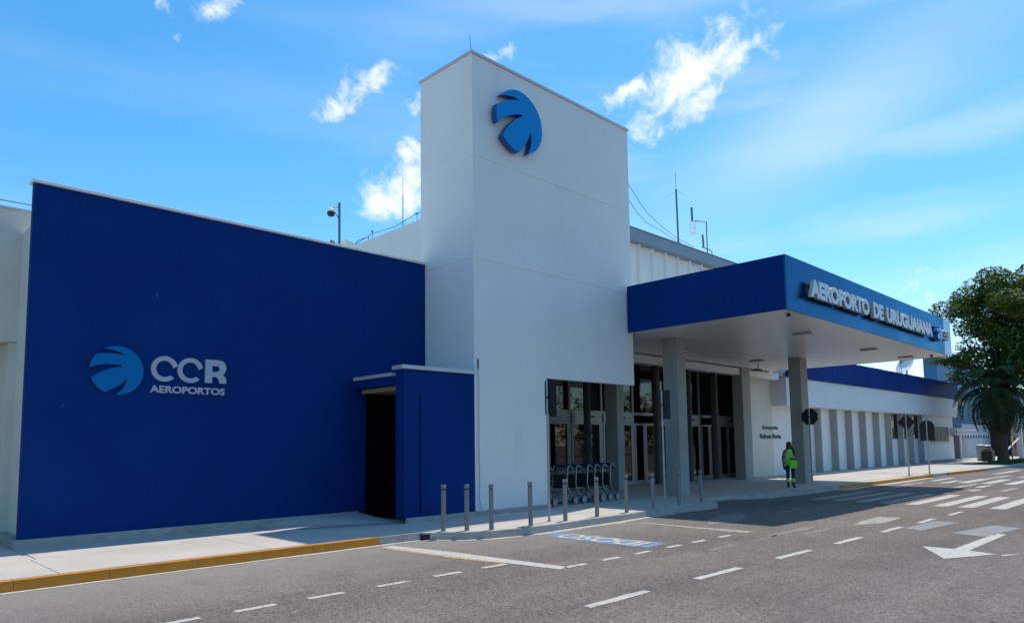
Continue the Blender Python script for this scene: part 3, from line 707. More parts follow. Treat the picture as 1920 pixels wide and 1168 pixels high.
b = MB(); b.box(18.15, 34.0, 15.55, 15.85, 4.90, 5.20, white); b.build('entrance_beam', hall)
b = MB(); b.box(11.6, 34.0, 15.85, 17.9, 5.20, 5.36, soffit_m); b.box(14.1, 18.15, 13.09, 15.85, 5.20, 5.355, soffit_m); b.build('porch_ceiling', hall)
# glazed front at y = 17.6
gl = MB()
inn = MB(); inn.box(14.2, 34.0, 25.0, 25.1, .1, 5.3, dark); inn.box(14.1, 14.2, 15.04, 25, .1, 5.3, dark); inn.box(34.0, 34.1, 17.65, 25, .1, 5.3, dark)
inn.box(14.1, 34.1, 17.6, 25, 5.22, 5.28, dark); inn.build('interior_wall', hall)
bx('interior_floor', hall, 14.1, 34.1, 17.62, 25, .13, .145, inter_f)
bx('interior_counter', hall, 26, 30, 22, 22.8, .14, 1.2, mat('counter', (.2, .2, .19), .6))
bx('interior_column', hall, 23.6, 24.1, 20.5, 21, .14, 5.2, conc_c)
bx('interior_sign', hall, 31.6, 32.9, 20.5, 20.6, 4.3, 4.7, mat('teal_sign', (.05, .25, .25), .5))
bx('interior_panel', hall, 25.8, 27.4, 18.6, 18.7, 3.2, 4.5, mat('pale_panel', (.42, .50, .48), .7))
for i in range(6): bx('interior_blind', hall, 25.6, 27.4, 18.5, 18.6, 4.6 + i * .12, 4.64 + i * .12, alu)
for (x, w) in ((21.6, .5), (29.9, .35), (32.0, .6)): bx('interior_poster', hall, x, x + w, 18.2, 18.25, 1.2, 2.0, mat('poster', (.45, .50, .52), .6))
def mull(x0, x1, z0, z1, mt=alu, y0=17.55, y1=17.67): return bx('mullion', hall, x0, x1, y0, y1, z0, z1, mt)
bays = [14.15, 17.9, 20.42, 22.36, 24.48, 26.1, 27.9, 29.80, 31.5, 33.30, 34.0]
for a, c in zip(bays[:-1], bays[1:]):
    bx('window_pane', hall, a + .04, c - .04, 17.60, 17.612, 3.15, 5.2, glass)
    mull(c - .05, c + .05, .14, 5.2)
    bx('transom', hall, a + .04, c - .04, 17.545, 17.67, 3.02, 3.14, alu)
mull(14.1, 14.2, .14, 5.2)
def door_pair(x0, x1, oper=True):
    """two sliding leaves under an operator box"""
    d = MB(); d.box(x0, x1, 17.50, 17.60, 2.70, 3.02, alu)
    d.box((x0 + x1) / 2 + .1, (x0 + x1) / 2 + .45, 17.485, 17.50, 2.86, 2.94, black)
    if oper: d.build('door_operator', hall)
    n = 2; w = (x1 - x0) / n
    for i in range(n):
        a = x0 + i * w
        fr = MB()
        fr.box(a + .01, a + .12, 17.54, 17.585, .15, 2.69, alu); fr.box(a + w - .12, a + w - .01, 17.54, 17.585, .15, 2.69, alu)
        fr.box(a + .12, a + w - .12, 17.54, 17.585, .15, .30, alu); fr.box(a + .12, a + w - .12, 17.54, 17.585, 2.60, 2.69, alu)
        f = fr.build('door', hall)
        pm = MB(); pm.box(a + .12, a + w - .12, 17.555, 17.567, .30, 2.60, glass)
        pn = pm.build('door_pane', f)
for a, c in zip(bays[:-1], bays[1:]):
    if c - a > 1: door_pair(a + .06, c - .06, c - a > 1.7)
# porch columns just before the glass, grey concrete with shade put into its colour
for (x0, x1) in ((20.81, 20.98), (25.43, 25.70), (27.98, 28.17), (30.27, 30.48)):
    c = MB(); n = 24
    pts = [((x0 + x1) / 2 + (x1 - x0) / 2 * math.copysign(abs(math.cos(t)) ** .7, math.cos(t)), 17.10 + .15 * math.copysign(abs(math.sin(t)) ** .7, math.sin(t))) for t in [2 * math.pi * i / n for i in range(n)]]
    c.prism(pts, .14, 5.2, conc_d); c.build('porch_column', hall, smooth=False)
for (x0, x1, y0, y1, z1) in ((20.78, 21.19, 15.6, 16.14, 4.9),):
    bx('porch_column', hall, x0, x1, y0, y1, .14, z1, conc_c, .01)

# ---- canopy
cn_ = thing('entrance_canopy', 'flat drop-off canopy with deep blue fascia and white soffit standing on square columns', 'canopy', (25.5, 11.7, .14))
CX0, CX1, CY0, CY1, CZ0, CZ1 = 17.8, 33.25, 7.82, 15.55, 5.24, 6.69
def soffit_strip(y0, y1): return bx('soffit_panel', cn_, CX0 + .06, CX1 - .06, y0 + .004, y1 - .004, 5.25, 5.31, soffit_m)
ys = [7.88, 9.15, 10.42, 11.70, 12.98, 14.26, 15.54]
for a, c in zip(ys[:-1], ys[1:]): soffit_strip(a, c)
bx('roof_deck', cn_, CX0 + .1, CX1 - .1, CY0 + .1, 17.5, 6.3, 6.5, mat('roof_grey', (.35, .35, .35), .9))
xs = [17.8, 18.98, 20.2, 21.47, 22.74, 24.0, 25.26, 26.5, 27.75, 29.0, 30.2, 31.3, 32.28]
for a, c in zip(xs[:-1], xs[1:]): bx('fascia_panel', cn_, a + .003, c - .003, CY0, CY0 + .05, CZ0, CZ1, acm)
bx('fascia_panel', cn_, 32.283, CX1, CY0, CY0 + .05, CZ0, CZ1, acm_l, label='pale blue end panel')
bx('side_fascia', cn_, CX0 - .003, CX0 + .045, CY0 + .052, 12.86, CZ0, CZ1, blue)
bx('side_fascia', cn_, CX0 + .35, CX0 + .40, 12.86, 17.55, CZ0, CZ1, blue)
bx('side_fascia', cn_, CX1 - .05, CX1, CY0 + .052, 17.5, CZ0, CZ1, acm)
for (x, y, h) in ((20.05, 12.68, 0), (28.82, 12.36, 0), (30.40, 15.70, 0)):
    w = .26 if x < 25 else (.33 if x < 29.5 else .38); d = .27 if x < 25 else .25
    bx('column', cn_, x - w, x + w, y - d, y + d, .12, 5.25, conc_c, .012)
def lamp(x, y):
    b = MB(); b.box(x - .13, x + .13, y - .27, y + .27, 5.19, 5.252, lampm); b.box(x - .11, x + .11, y - .25, y + .25, 5.185, 5.19, mat('lamp_lens', (.45, .44, .40), .3)); b.build('soffit_lamp', cn_)
for p in ((22.15, 9.3), (28.05, 9.3), (31.85, 9.15), (28.05, 13.75), (22.15, 13.75)): lamp(*p)
for p in ((18.55, 8.13), (32.2, 8.3)):
    b = MB(); b.lathe([(.055, -.0), (.06, -.03), (.045, -.07), (.02, -.085)], black, 12, (p[0], p[1], 5.25)); b.build('dome_camera', cn_, smooth=True)
b = MB(); b.tube([(29.1, 14.6, 4.95), (29.9, 14.3, 4.95)], .02, black, 6); b.box(29.0, 29.5, 14.2, 14.4, 4.93, 5.0, black); b.tube([(29.3, 14.3, 5.0), (29.3, 14.3, 5.26)], .02, black, 6); b.build('floodlight', cn_)

# name letters on the canopy
nm = thing('canopy_name_sign', 'raised pale letters AEROPORTO DE URUGUAIANA with CCR emblem along the canopy front', 'sign', (25.5, 7.8, 5.7))
def spaced(body, X0, X1): wall_text(body, X0, X1, 5.68, 6.18, 7.62, .10, text_w, text_side, nm, .06)
spaced('AEROPORTO', 18.87, 23.27); spaced('DE', 23.62, 24.55); spaced('URUGUAIANA', 24.85, 29.95)
b = MB(); b.box(18.9, 29.9, 7.72, 7.74, 5.78, 5.81, alu_d); b.box(18.9, 29.9, 7.72, 7.74, 6.03, 6.06, alu_d)
for i in range(12): b.box(19 + i * .99, 19.03 + i * .99, 7.74, 7.82, 5.78, 6.06, alu_d)
b.build('mounting_rail', nm)
emblem(nm, 30.98, 5.93, .30, 7.64, 7.80, blue_lt, blue_lt, .36)
for cx in (31.72, 32.06):
    o_, i_ = letter_C(0, 0, 1, .36); ring_letter(nm, [(cx + x * .15, 6.03 + z * .12) for x, z in o_], [(cx + x * .15, 6.03 + z * .12) for x, z in i_], 7.66, 7.80, text_w, text_side)
letter_R(nm, 32.22, 32.45, 5.91, 6.15, 7.66, 7.80, text_w, text_side)
wall_text('AEROPORTOS', 31.57, 32.45, 5.79, 5.86, 7.70, .1, text_w, text_side, nm, .03)

# ---- right wing
rw = thing('terminal_wing', 'long low white wing with blue roof band and deep vertical fins beyond the canopy', 'building', (48, 16.3, .14))
b = MB()
b.prism([(31.95, 16.3), (34.7, 16.3), (34.7, 17.55), (33.4, 17.55)], .14, 5.19, offwhite)
b.box(34.7, 58.4, 16.3, 16.5, .14, 3.66, white)
b.box(58.4, 66.5, 15.94, 16.5, .14, 3.66, white)
b.box(34.75, 66.4, 16.5, 30, .14, 5.0, white)
b.build('wall', rw)
bx('fascia_band', rw, 34.7, 66.7, 15.5, 16.3, 3.66, 5.08, mat('band_white', (.66, .70, .74), .6, .04, .5))
x = 34.7
sk = 0
while x < 66.3:
    x1 = min(x + 2.9, 66.72); bx('roof_band_panel', rw, x + .006, x1 - .006, 15.40 + .008 * (sk % 2), 15.52, 5.08, 6.36, bluefar); x = x1; sk += 1
bx('roof_band_side', rw, 66.66, 66.74, 15.54, 28, 5.08, 6.36, bluefar)
bx('roof', rw, 34, 66.6, 15.6, 30, 5.1, 5.3, mat('roof_grey', (.35, .35, .35), .9))
finm = mat('fin_grey', (.33, .35, .35), .8, .08, 1)
for x in (39.77, 42.07, 44.38, 46.66, 49.07, 51.36, 53.75, 55.95, 58.3):
    bx('fin', rw, x, x + .12, 15.92, 16.3, .14, 3.66, finm)
for (x0, x1) in ((51.6, 53.65), (53.95, 55.85), (56.15, 58.2)):
    w = bx('window', rw, x0, x1, 16.22, 16.3, 1.95, 3.6, black)
    bx('pane', w, x0 + .08, x1 - .08, 16.20, 16.22, 2.0, 3.55, glass)
w = bx('window', rw, 60.2, 65.0, 15.88, 15.94, 1.55, 2.95, alu)
bx('pane', w, 60.4, 62.3, 15.86, 15.88, 1.7, 2.85, black); bx('pane', w, 62.5, 64.8, 15.86, 15.88, 1.7, 2.85, black)
bx('plinth', rw, 58.4, 66.6, 15.91, 15.94, .14, .3, plinth_m)
def ac(x, y, z, label):
    t = thing('air_conditioner', label, 'air conditioner', (x, y, z), 'outdoor air conditioning units on the white wing')
    b = MB(); b.box(x, x + .85, y - .32, y, z, z + .55, mat('ac_white', (.6, .61, .6), .5)); b.build('casing', t, bevel=.01)
    b = MB(); b.lathe([(.20, 0), (.20, .02)], black, 18); 
    b.v = [(x + .35 + p[0], y - .325 - p[2], z + .28 + p[1]) for p in b.v]; b.build('fan_grille', t)
    b = MB(); b.box(x + .1, x + .14, y - .3, y, z - .06, z, black); b.box(x + .7, x + .74, y - .3, y, z - .06, z, black); b.build('bracket', t)
ac(59.0, 15.92, 2.3, 'small white air conditioner on the wall left of the guard window')
ac(65.6, 15.9, 2.2, 'small air conditioner at the far end corner of the white wing')
vt = bx('floor_vent', rw, 36.9, 37.9, 16.1, 16.29, .16, .30, black)
ws = thing('wall_lettering', 'small dark teal words Aeroporto Rubem Berta on the white wall behind the person', 'sign', (34.4, 16.28, 2.3))
wall_text('Aeroporto', 33.50, 35.25, 2.40, 2.66, 16.27, .025, teal, teal, ws, .03)
wall_text('Rubem Berta', 33.25, 35.55, 2.00, 2.24, 16.27, .025, teal, teal, ws, .03)

# ---- pale building at the far left
lb = thing('annex_building', 'pale grey-cream building beyond the left end of the blue wall', 'building', (-3, 16.5, .14))
b = MB(); b.box(-12, 2.9, 16.5, 16.9, 3.95, 6.56, offwhite); b.box(-12, 2.9, 16.95, 30, .14, 6.3, offwhite); b.build('wall', lb)
bx('coping', lb, -12, 2.95, 16.46, 16.92, 6.56, 6.60, cap)
bx('pilaster', lb, 2.62, 3.0, 16.55, 16.96, .3, 3.94, offwhite)
bx('pilaster', lb, -.3, .1, 16.55, 16.96, .3, 3.94, offwhite)
bx('plinth', lb, -12, 2.55, 16.4, 17, .12, .22, plinth_m)
cbl = MB(); cbl.tube([(-6, 16.6, 7.35), (0, 16.6, 6.85), (2.2, 16.6, 6.74), (3.2, 16.6, 6.76)], .012, antm, 6); tag(cbl.build('roof_cable'), 'thin cable running above the roof edge of the pale left building', 'cable')

# ------------------------------------------------------------------ roof equipment
t = thing('camera_mast', 'slim roof mast with a round security camera on a bracket above the blue wall', 'mast', (10.15, 17, 6.1))
b = MB(); b.tube([(10.15, 17, 6.1), (10.13, 17, 8.62)], .035, antm, 8); b.build('pole', t)
b = MB(); b.tube([(10.13, 17, 8.15), (9.9, 17, 8.42)], .012, antm, 6); b.tube([(9.88, 17, 8.42), (10.13, 17, 8.5)], .012, antm, 6); b.build('bracket', t)
b = MB(); b.lathe([(.03, .22), (.07, .19), (.10, .13), (.105, .08), (.085, .02), (.03, 0)][::-1], black, 14, (9.87, 17, 8.17)); b.build('dome_camera', t, smooth=True)
b = MB(); b.lathe([(.10, 0), (.105, .06), (.03, .12)], capw, 14, (9.87, 17, 8.30)); b.build('sun_cap', t, smooth=True)
t = thing('roof_light', 'small beacon lamp on the roof edge left of the camera mast', 'lamp', (9.33, 16.0, 6.1))
b = MB(); b.tube([(9.33, 16, 6.1), (9.33, 16, 7.02)], .02, black, 6); b.build('pole', t)
b = MB(); b.lathe([(.04, 0), (.07, .04), (.07, .15), (.03, .2)], black, 12, (9.33, 16, 6.98)); b.build('lamp_head', t)
t = thing('roof_unit', 'white sheet metal rooftop duct beside the camera mast', 'roof unit', (11, 18, 6.1))
b = MB(); b.prism([(10.6, 6.1), (12.1, 6.1), (12.1, 7.45), (10.7, 7.85)], 17.6, 18.6, mat('bright_sheet', (.78, .78, .76), .4), 'y'); b.build('casing', t)
t = thing('antenna_whip', 'very thin whip antenna rising left of the tower', 'antenna', (17.6, 23.9, 11.1))
b = MB(); b.tube([(17.5, 24.2, 11.1), (17.5, 24.2, 12.6)], .018, antm, 6); b.build('mast', t); b = MB(); b.tube([(17.5, 24.2, 12.6), (17.5, 24.2, 13.35)], .009, antm, 6); b.build('tip', t)
t = thing('roof_cable_line', 'sagging black cable carried on short posts along the hall roof edge', 'cable', (17.4, 24, 11.1))
P = [(17.4, 21.0, 11.55), (17.4, 23.3, 11.36), (17.4, 24.6, 11.05 + .15), (17.4, 26.0, 11.22), (17.4, 26.8, 11.34), (17.4, 27.6, 11.2), (17.4, 29.0, 11.17)]
b = MB()
Q = [(17.4, 19.5, 11.7), (17.4, 21.5, 11.42), (17.4, 23.1, 11.48), (17.4, 24.6, 11.27), (17.4, 26.4, 11.36), (17.4, 27.9, 11.15), (17.4, 29.2, 11.2)]
b.tube(Q, .014, antm, 6); b.build('cable', t)
b = MB()
for y in (23.1, 26.4): b.tube([(17.42, y, 11.1), (17.42, y, 11.42)], .012, antm, 6); b.lathe([(.02, 0), (.06, .03), (.06, .08), (.02, .1)], antm, 8, (17.42, y, 11.42))
b.tube([(17.42, 26.7, 11.1), (17.42, 26.7, 11.3), (17.42, 27.6, 11.32), (17.42, 27.9, 11.1)], .02, antm, 6)
b.build('support', t)
t = thing('tall_antenna', 'tall slender antenna pole standing on the hall roof', 'antenna', (28.8, 17.8, 11.1))
b = MB(); b.tube([(28.8, 17.75, 11.1), (28.75, 17.75, 13.9)], .045, antm, 8); b.build('mast', t)
b = MB(); b.tube([(28.75, 17.75, 13.9), (28.75, 17.75, 14.7)], .012, antm, 6); b.build('whip', t)
b = MB()
for k in range(3):
    a_ = R(30 + 120 * k); b.tube([(28.75, 17.75, 13.8), (28.75 + .6 * math.cos(a_), 17.75 + .6 * math.sin(a_), 13.4)], .006, antm, 5)
b.build('radial', t)
t = thing('caged_antenna', 'bent roof pole holding a white caged antenna beside the tall antenna', 'antenna', (31.3, 17.9, 11.1))
b = MB(); b.tube([(31.55, 17.8, 11.1), (31.55, 17.8, 12.92), (30.5, 17.8, 12.75)], .03, antm, 8); b.build('pole', t)
b = MB(); b.tube([(30.2, 17.8, 12.65), (30.18, 17.8, 13.35)], .055, antm, 8); b.build('stub_antenna', t)
b = MB()
for k in range(8):
    a_ = k * math.pi / 4; b.tube([(30.2 + .16 * math.cos(a_), 17.8 + .16 * math.sin(a_), 12.0), (30.2 + .16 * math.cos(a_), 17.8 + .16 * math.sin(a_), 12.62)], .006, dish_m, 5)
for z in (12.02, 12.3, 12.6): b.lathe([(.165, 0), (.165, .02)], dish_m, 12, (30.2, 17.8, z))
b.build('cage', t)
t = thing('pipe_antenna', 'low curved roof pipe with a short dark stub antenna at the right', 'antenna', (31.6, 17.8, 11.1))
b = MB(); b.tube([(31.9, 17.75, 11.1), (31.9, 17.75, 11.42), (31.75, 17.75, 11.5), (30.95, 17.75, 11.5)], .025, antm, 8); b.build('pole', t)
b = MB(); b.tube([(31.1, 17.75, 11.5), (31.05, 17.75, 12.15)], .05, antm, 8); b.build('stub_antenna', t)
b = MB(); b.tube([(18.1, 12.96, 10.15), (20.4, 14.1, 10.35), (22.71, 15.3, 10.72), (25.2, 16.3, 10.98), (27.8, 17.2, 11.2), (30.2, 17.75, 11.36)], .012, antm, 6)
b.tube([(18.1, 12.96, 9.62), (20.4, 14.2, 9.98), (22.9, 15.5, 10.45), (25.2, 16.4, 10.85), (27.4, 17.2, 11.12), (29.0, 17.7, 11.3)], .012, antm, 6)
tag(b.build('guy_cable'), 'two thin cables dropping from the tower side to the hall roof', 'cable')
# satellite dish
t = thing('satellite_dish', 'large pale satellite dish on the roof of the low wing', 'satellite dish', (60.5, 17.5, 5.3))
b = MB(); n = 28; rings = 6; k = b.slot(dish_m)
ax_ = Vector((-.74, .42, .50)).normalized(); e1 = ax_.cross(Vector((0, 0, 1))).normalized(); e2 = e1.cross(ax_)
c0 = Vector((60.9, 17.5, 7.65))
for i in range(rings + 1):
    r_ = .80 * i / rings; dd = .20 * (r_ / .80) ** 2
    for j in range(n):
        a_ = 2 * math.pi * j / n; b.v.append(tuple(c0 + ax_ * dd + (e1 * math.cos(a_) + e2 * math.sin(a_)) * max(r_, .001)))
for i in range(rings):
    for j in range(n): b.f.append([i * n + j, i * n + (j + 1) % n, (i + 1) * n + (j + 1) % n, (i + 1) * n + j]); b.m.append(k)
d_ = b.build('reflector', t, smooth=True); sl = d_.modifiers.new('solid', 'SOLIDIFY'); sl.thickness = .03
fp = c0 + ax_ * .65
b = MB(); b.tube([tuple(fp), tuple(fp - ax_ * .16)], .09, antm, 8)
for k_ in range(3):
    a_ = 2 * math.pi * k_ / 3 + .4; b.tube([tuple(fp), tuple(c0 + ax_ * .19 + (e1 * math.cos(a_) + e2 * math.sin(a_)) * .77)], .02, antm, 6)
b.build('feed_horn', t)
b = MB(); b.tube([(61.0, 17.55, 5.3), (60.98, 17.5, 7.5)], .07, antm, 8); b.tube([(60.4, 17.9, 5.3), (60.98, 17.55, 7.0)], .03, antm, 6); b.build('stand', t)
b = MB()
for k_ in range(12): b.tube([(47 + k_ * 1.6, 16.2, 5.3), (47 + k_ * 1.6, 16.2, 6.62)], .012, antm, 5)
b.tube([(47 + k_ * 1.6, 16.2, 6.60 + (.05 if k_ % 2 else 0)) for k_ in range(12)], .010, antm, 5)
tag(b.build('roof_wire'), 'thin wire on little posts along the top of the blue roof band', 'wire')

# ------------------------------------------------------------------ bollards
def make_bollard():
    t = thing('bollard', '', 'bollard', (0, 0, .14), 'grey steel bollards along the kerb of the island')
    b = MB(); w = .045
    b.lathe([(.048, -.01), (.048, .80)], bollard_m, 14); b.build('post', t, world=False, smooth=True)
    b = MB(); b.lathe([(.036, .80), (.036, .83)], black, 14); b.build('neck', t, world=False, smooth=True)
    b = MB(); b.lathe([(.05, .83), (.053, .84), (.053, .895), (.045, .905)], bollard_m, 14); b.build('cap', t, world=False, smooth=True)
    return t
BL = [(9.03, 11.13, 'leftmost grey bollard, first from the storm drain, before the blue box'), (9.39, 10.83, 'second grey bollard, standing before the right part of the blue box'),
      (9.77, 10.52, 'third grey bollard, seen against the white wall beside the blue box corner'), (10.8, 10.42, 'fourth grey bollard, seen against the white tower wall left of the signpost'),
      (11.97, 10.48, 'grey bollard just right of the first signpost, in front of the leftmost trolleys'), (13.14, 10.52, 'grey bollard standing in front of the middle of the trolley row'),
      (14.35, 10.56, 'grey bollard right of the trolleys at the end of the sunlit kerb corner'), (15.55, 10.60, 'first grey bollard in canopy shade, before the dark glass door'),
      (16.72, 10.57, 'grey bollard in the shade against the near canopy column'), (17.95, 10.62, 'last grey bollard at the right end of the row, in canopy shade')]
pb_ = make_bollard()
for i, (x, y, lab) in enumerate(BL):
    o = pb_ if i == 0 else copy_tree(pb_)
    o.location = (x, y, .14); o.rotation_euler = (R(random.uniform(-.5, .5)), R(random.uniform(-.5, .5)), random.random()); o['label'] = lab

# ------------------------------------------------------------------ road signs seen from behind (faces look along +x)
def sign_post(name, x, y, ztop, label, plate, zc, pr_=.026, rot=0.):
    t = thing(name, label, 'road sign', (x, y, .14), 'road signs on slim metal posts seen from behind')
    b = MB(); b.tube([(x, y, .10), (x, y, ztop)], pr_, metal_g, 10); b.lathe([(pr_ * 1.5, 0), (pr_ * 1.5, .03)], metal_g, 12, (x, y, .14)); b.build('post', t, smooth=True)
    c, s = math.cos(rot), math.sin(rot)
    p = MB(); p.prism([(u_, zc + w_) for u_, w_ in plate], .0, .006, black, 'x')
    p.v = [(x + .034 + a_[0] * c - a_[1] * s, y + a_[0] * s + a_[1] * c, a_[2]) for a_ in p.v]
    p.build('plate', t)
    b = MB()
    for dz in (-.0,): b.box(x - .032, x + .04, y - .04, y + .04, zc + dz - .02, zc + dz + .02, black)
    b.build('clamp', t)
    return t
def rrect(w, h, r_=.04, n=4):
    P = []
    for cx, cy, a0 in ((w / 2 - r_, h / 2 - r_, 0), (-w / 2 + r_, h / 2 - r_, 90), (-w / 2 + r_, -h / 2 + r_, 180), (w / 2 - r_, -h / 2 + r_, 270)):
        for i in range(n + 1): a_ = R(a0 + 90 * i / n); P.append((cx + r_ * math.cos(a_), cy + r_ * math.sin(a_)))
    return P
pr1 = [(u_ - .07, w_) for u_, w_ in rrect(.34, .78)]
sign_post('road_sign', 11.65, 10.67, 3.25, 'rectangular road sign seen from behind at the left edge of the trolley opening', pr1, 2.87)
sign_post('road_sign', 16.34, 10.76, 3.24, 'black rectangular sign back on a slim post before the near canopy column', [(u_ - .06, w_) for u_, w_ in rrect(.36, .78)], 2.86)
oc = [(.345 * math.cos(R(22.5 + 45 * k)), .345 * math.sin(R(22.5 + 45 * k))) for k in range(8)]
sign_post('road_sign', 28.2, 11.72, 3.14, 'octagonal stop sign seen from behind beside the person in the green vest', oc, 2.80, .03)
sign_post('road_sign', 38.14, 11.13, 3.10, 'diamond-shaped sign seen from behind before the fins of the white wing', [(.41, 0), (0, .41), (-.41, 0), (0, -.41)], 2.70, .035)
ar = [(-.34, -.52), (.34, -.52), (.34, .2)] + [(.34 * math.cos(R(a_)), .2 + .33 * math.sin(R(a_))) for a_ in range(15, 180, 15)] + [(-.34, .2)]
sign_post('road_sign', 40.61, 10.9, 2.90, 'round-topped sign seen from behind near the guard window', ar, 2.30, .035)

# ------------------------------------------------------------------ luggage trolleys
def make_trolley():
    t = thing('luggage_trolley', '', 'luggage trolley', (0, 0, .14), 'airport luggage trolleys nested in a row under the tower')
    for s in (-1, 1):
        y = .27 * s
        b = MB(); b.tube([(.34, y, .14), (.22, y, .26), (.06, y, .44), (.03, y, .60), (.07, y, 1.00), (.10, y, 1.07), (.17, y, 1.09), (.24, y, 1.05), (.30, y, .97)], .017, alu, 8); b.build('side_frame', t, world=False, smooth=True)
    b = MB(); b.tube([(.30, -.30, .975), (.30, .30, .975)], .022, purple, 8); b.tube([(.12, -.27, 1.07), (.12, .27, 1.07)], .016, purple, 8); b.box(.10, .16, -.2, .2, 1.03, 1.12, purple); b.build('handle', t, world=False)
    b = MB()
    b.box(.035, .055, -.25, .25, .45, .86, basket)
    for z in (.86, .92, .98): b.tube([(.06, -.26, z), (.06, .26, z)], .008, alu, 6)
    b.tube([(-.12, -.25, .98), (-.12, .25, .98)], .009, purple, 6)
    for y in (-.25, -.12, 0, .12, .25): b.tube([(.06, y, .86), (-.04, y, .84), (-.12, y, .98)], .006, alu, 5)
    b.build('basket', t, world=False)
    b = MB(); b.tube([(.30, -.24, .17), (-.55, -.19, .13), (-.68, 0, .13), (-.55, .19, .13), (.30, .24, .17)], .017, alu, 8)
    for x in (-.4, -.2, 0, .18): b.tube([(x, -.2, .15), (x, .2, .15)], .012, alu, 6)
    b.tube([(.20, -.25, .24), (-.1, -.22, .36), (-.1, .22, .36), (.20, .25, .24)], .010, alu, 6)
    b.build('platform', t, world=False, smooth=True)
    for (x, y, r_) in ((.34, -.30, .115), (.34, .30, .115), (-.60, 0, .07)):
        b = MB(); b.lathe([(r_ * .72, -.018), (r_, -.018), (r_, .018), (r_ * .72, .018)], rubber, 18); b.v = [(x + p[0], y + p[2], r_ + p[1]) for p in b.v]
        w = b.build('wheel', t, world=False, smooth=True)
        h = MB(); h.lathe([(r_ * .28, -.021), (r_ * .28, .021)], wheel_m, 12)
        h.v = [(p[0], p[2], p[1]) for p in h.v]
        for k_ in range(5):
            a_ = 2 * math.pi * k_ / 5; ca, sa = math.cos(a_), math.sin(a_); q = r_ * .74; e_ = r_ * .13
            h.prism([(-sa * e_, ca * e_), (q * ca - sa * e_, q * sa + ca * e_), (q * ca + sa * e_, q * sa - ca * e_), (sa * e_, -ca * e_)], -.0205, .0205, wheel_m, 'y')
        rg = [(r_ * .86, r_ * .70)]
        n = 18; o = len(h.v); kk = h.slot(wheel_m)
        for yy in (-.0215, .0215):
            for rr_ in (r_ * .86, r_ * .66):
                for j in range(n): a_ = 2 * math.pi * j / n; h.v.append((rr_ * math.cos(a_), yy, rr_ * math.sin(a_)))
        for q in (0, 2 * n):
            for j in range(n): h.f.append([o + q + j, o + q + (j + 1) % n, o + q + n + (j + 1) % n, o + q + n + j]); h.m.append(kk)
        h.v = [(x + p[0], y + p[1], r_ + p[2]) for p in h.v]
        h.build('hub', w, world=False)
    return t
tl = ['luggage trolley at the left end of the row, half hidden by the first signpost', 'second luggage trolley from the left, behind a bollard', 'third luggage trolley from the left in the nested row',
      'middle luggage trolley of the seven in the nested row', 'fifth luggage trolley from the left, behind a bollard', 'second last luggage trolley towards the grey column', 'rightmost luggage trolley, nearest the square grey column']
t0 = make_trolley()
for i, x in enumerate((14.22, 15.09, 15.47, 15.98, 16.33, 16.68, 17.05)):
    o = t0 if i == 0 else copy_tree(t0)
    o.location = (x, 13.42, .14); o.rotation_euler = (0, 0, R(random.uniform(-3, 3))); o['label'] = tl[i]

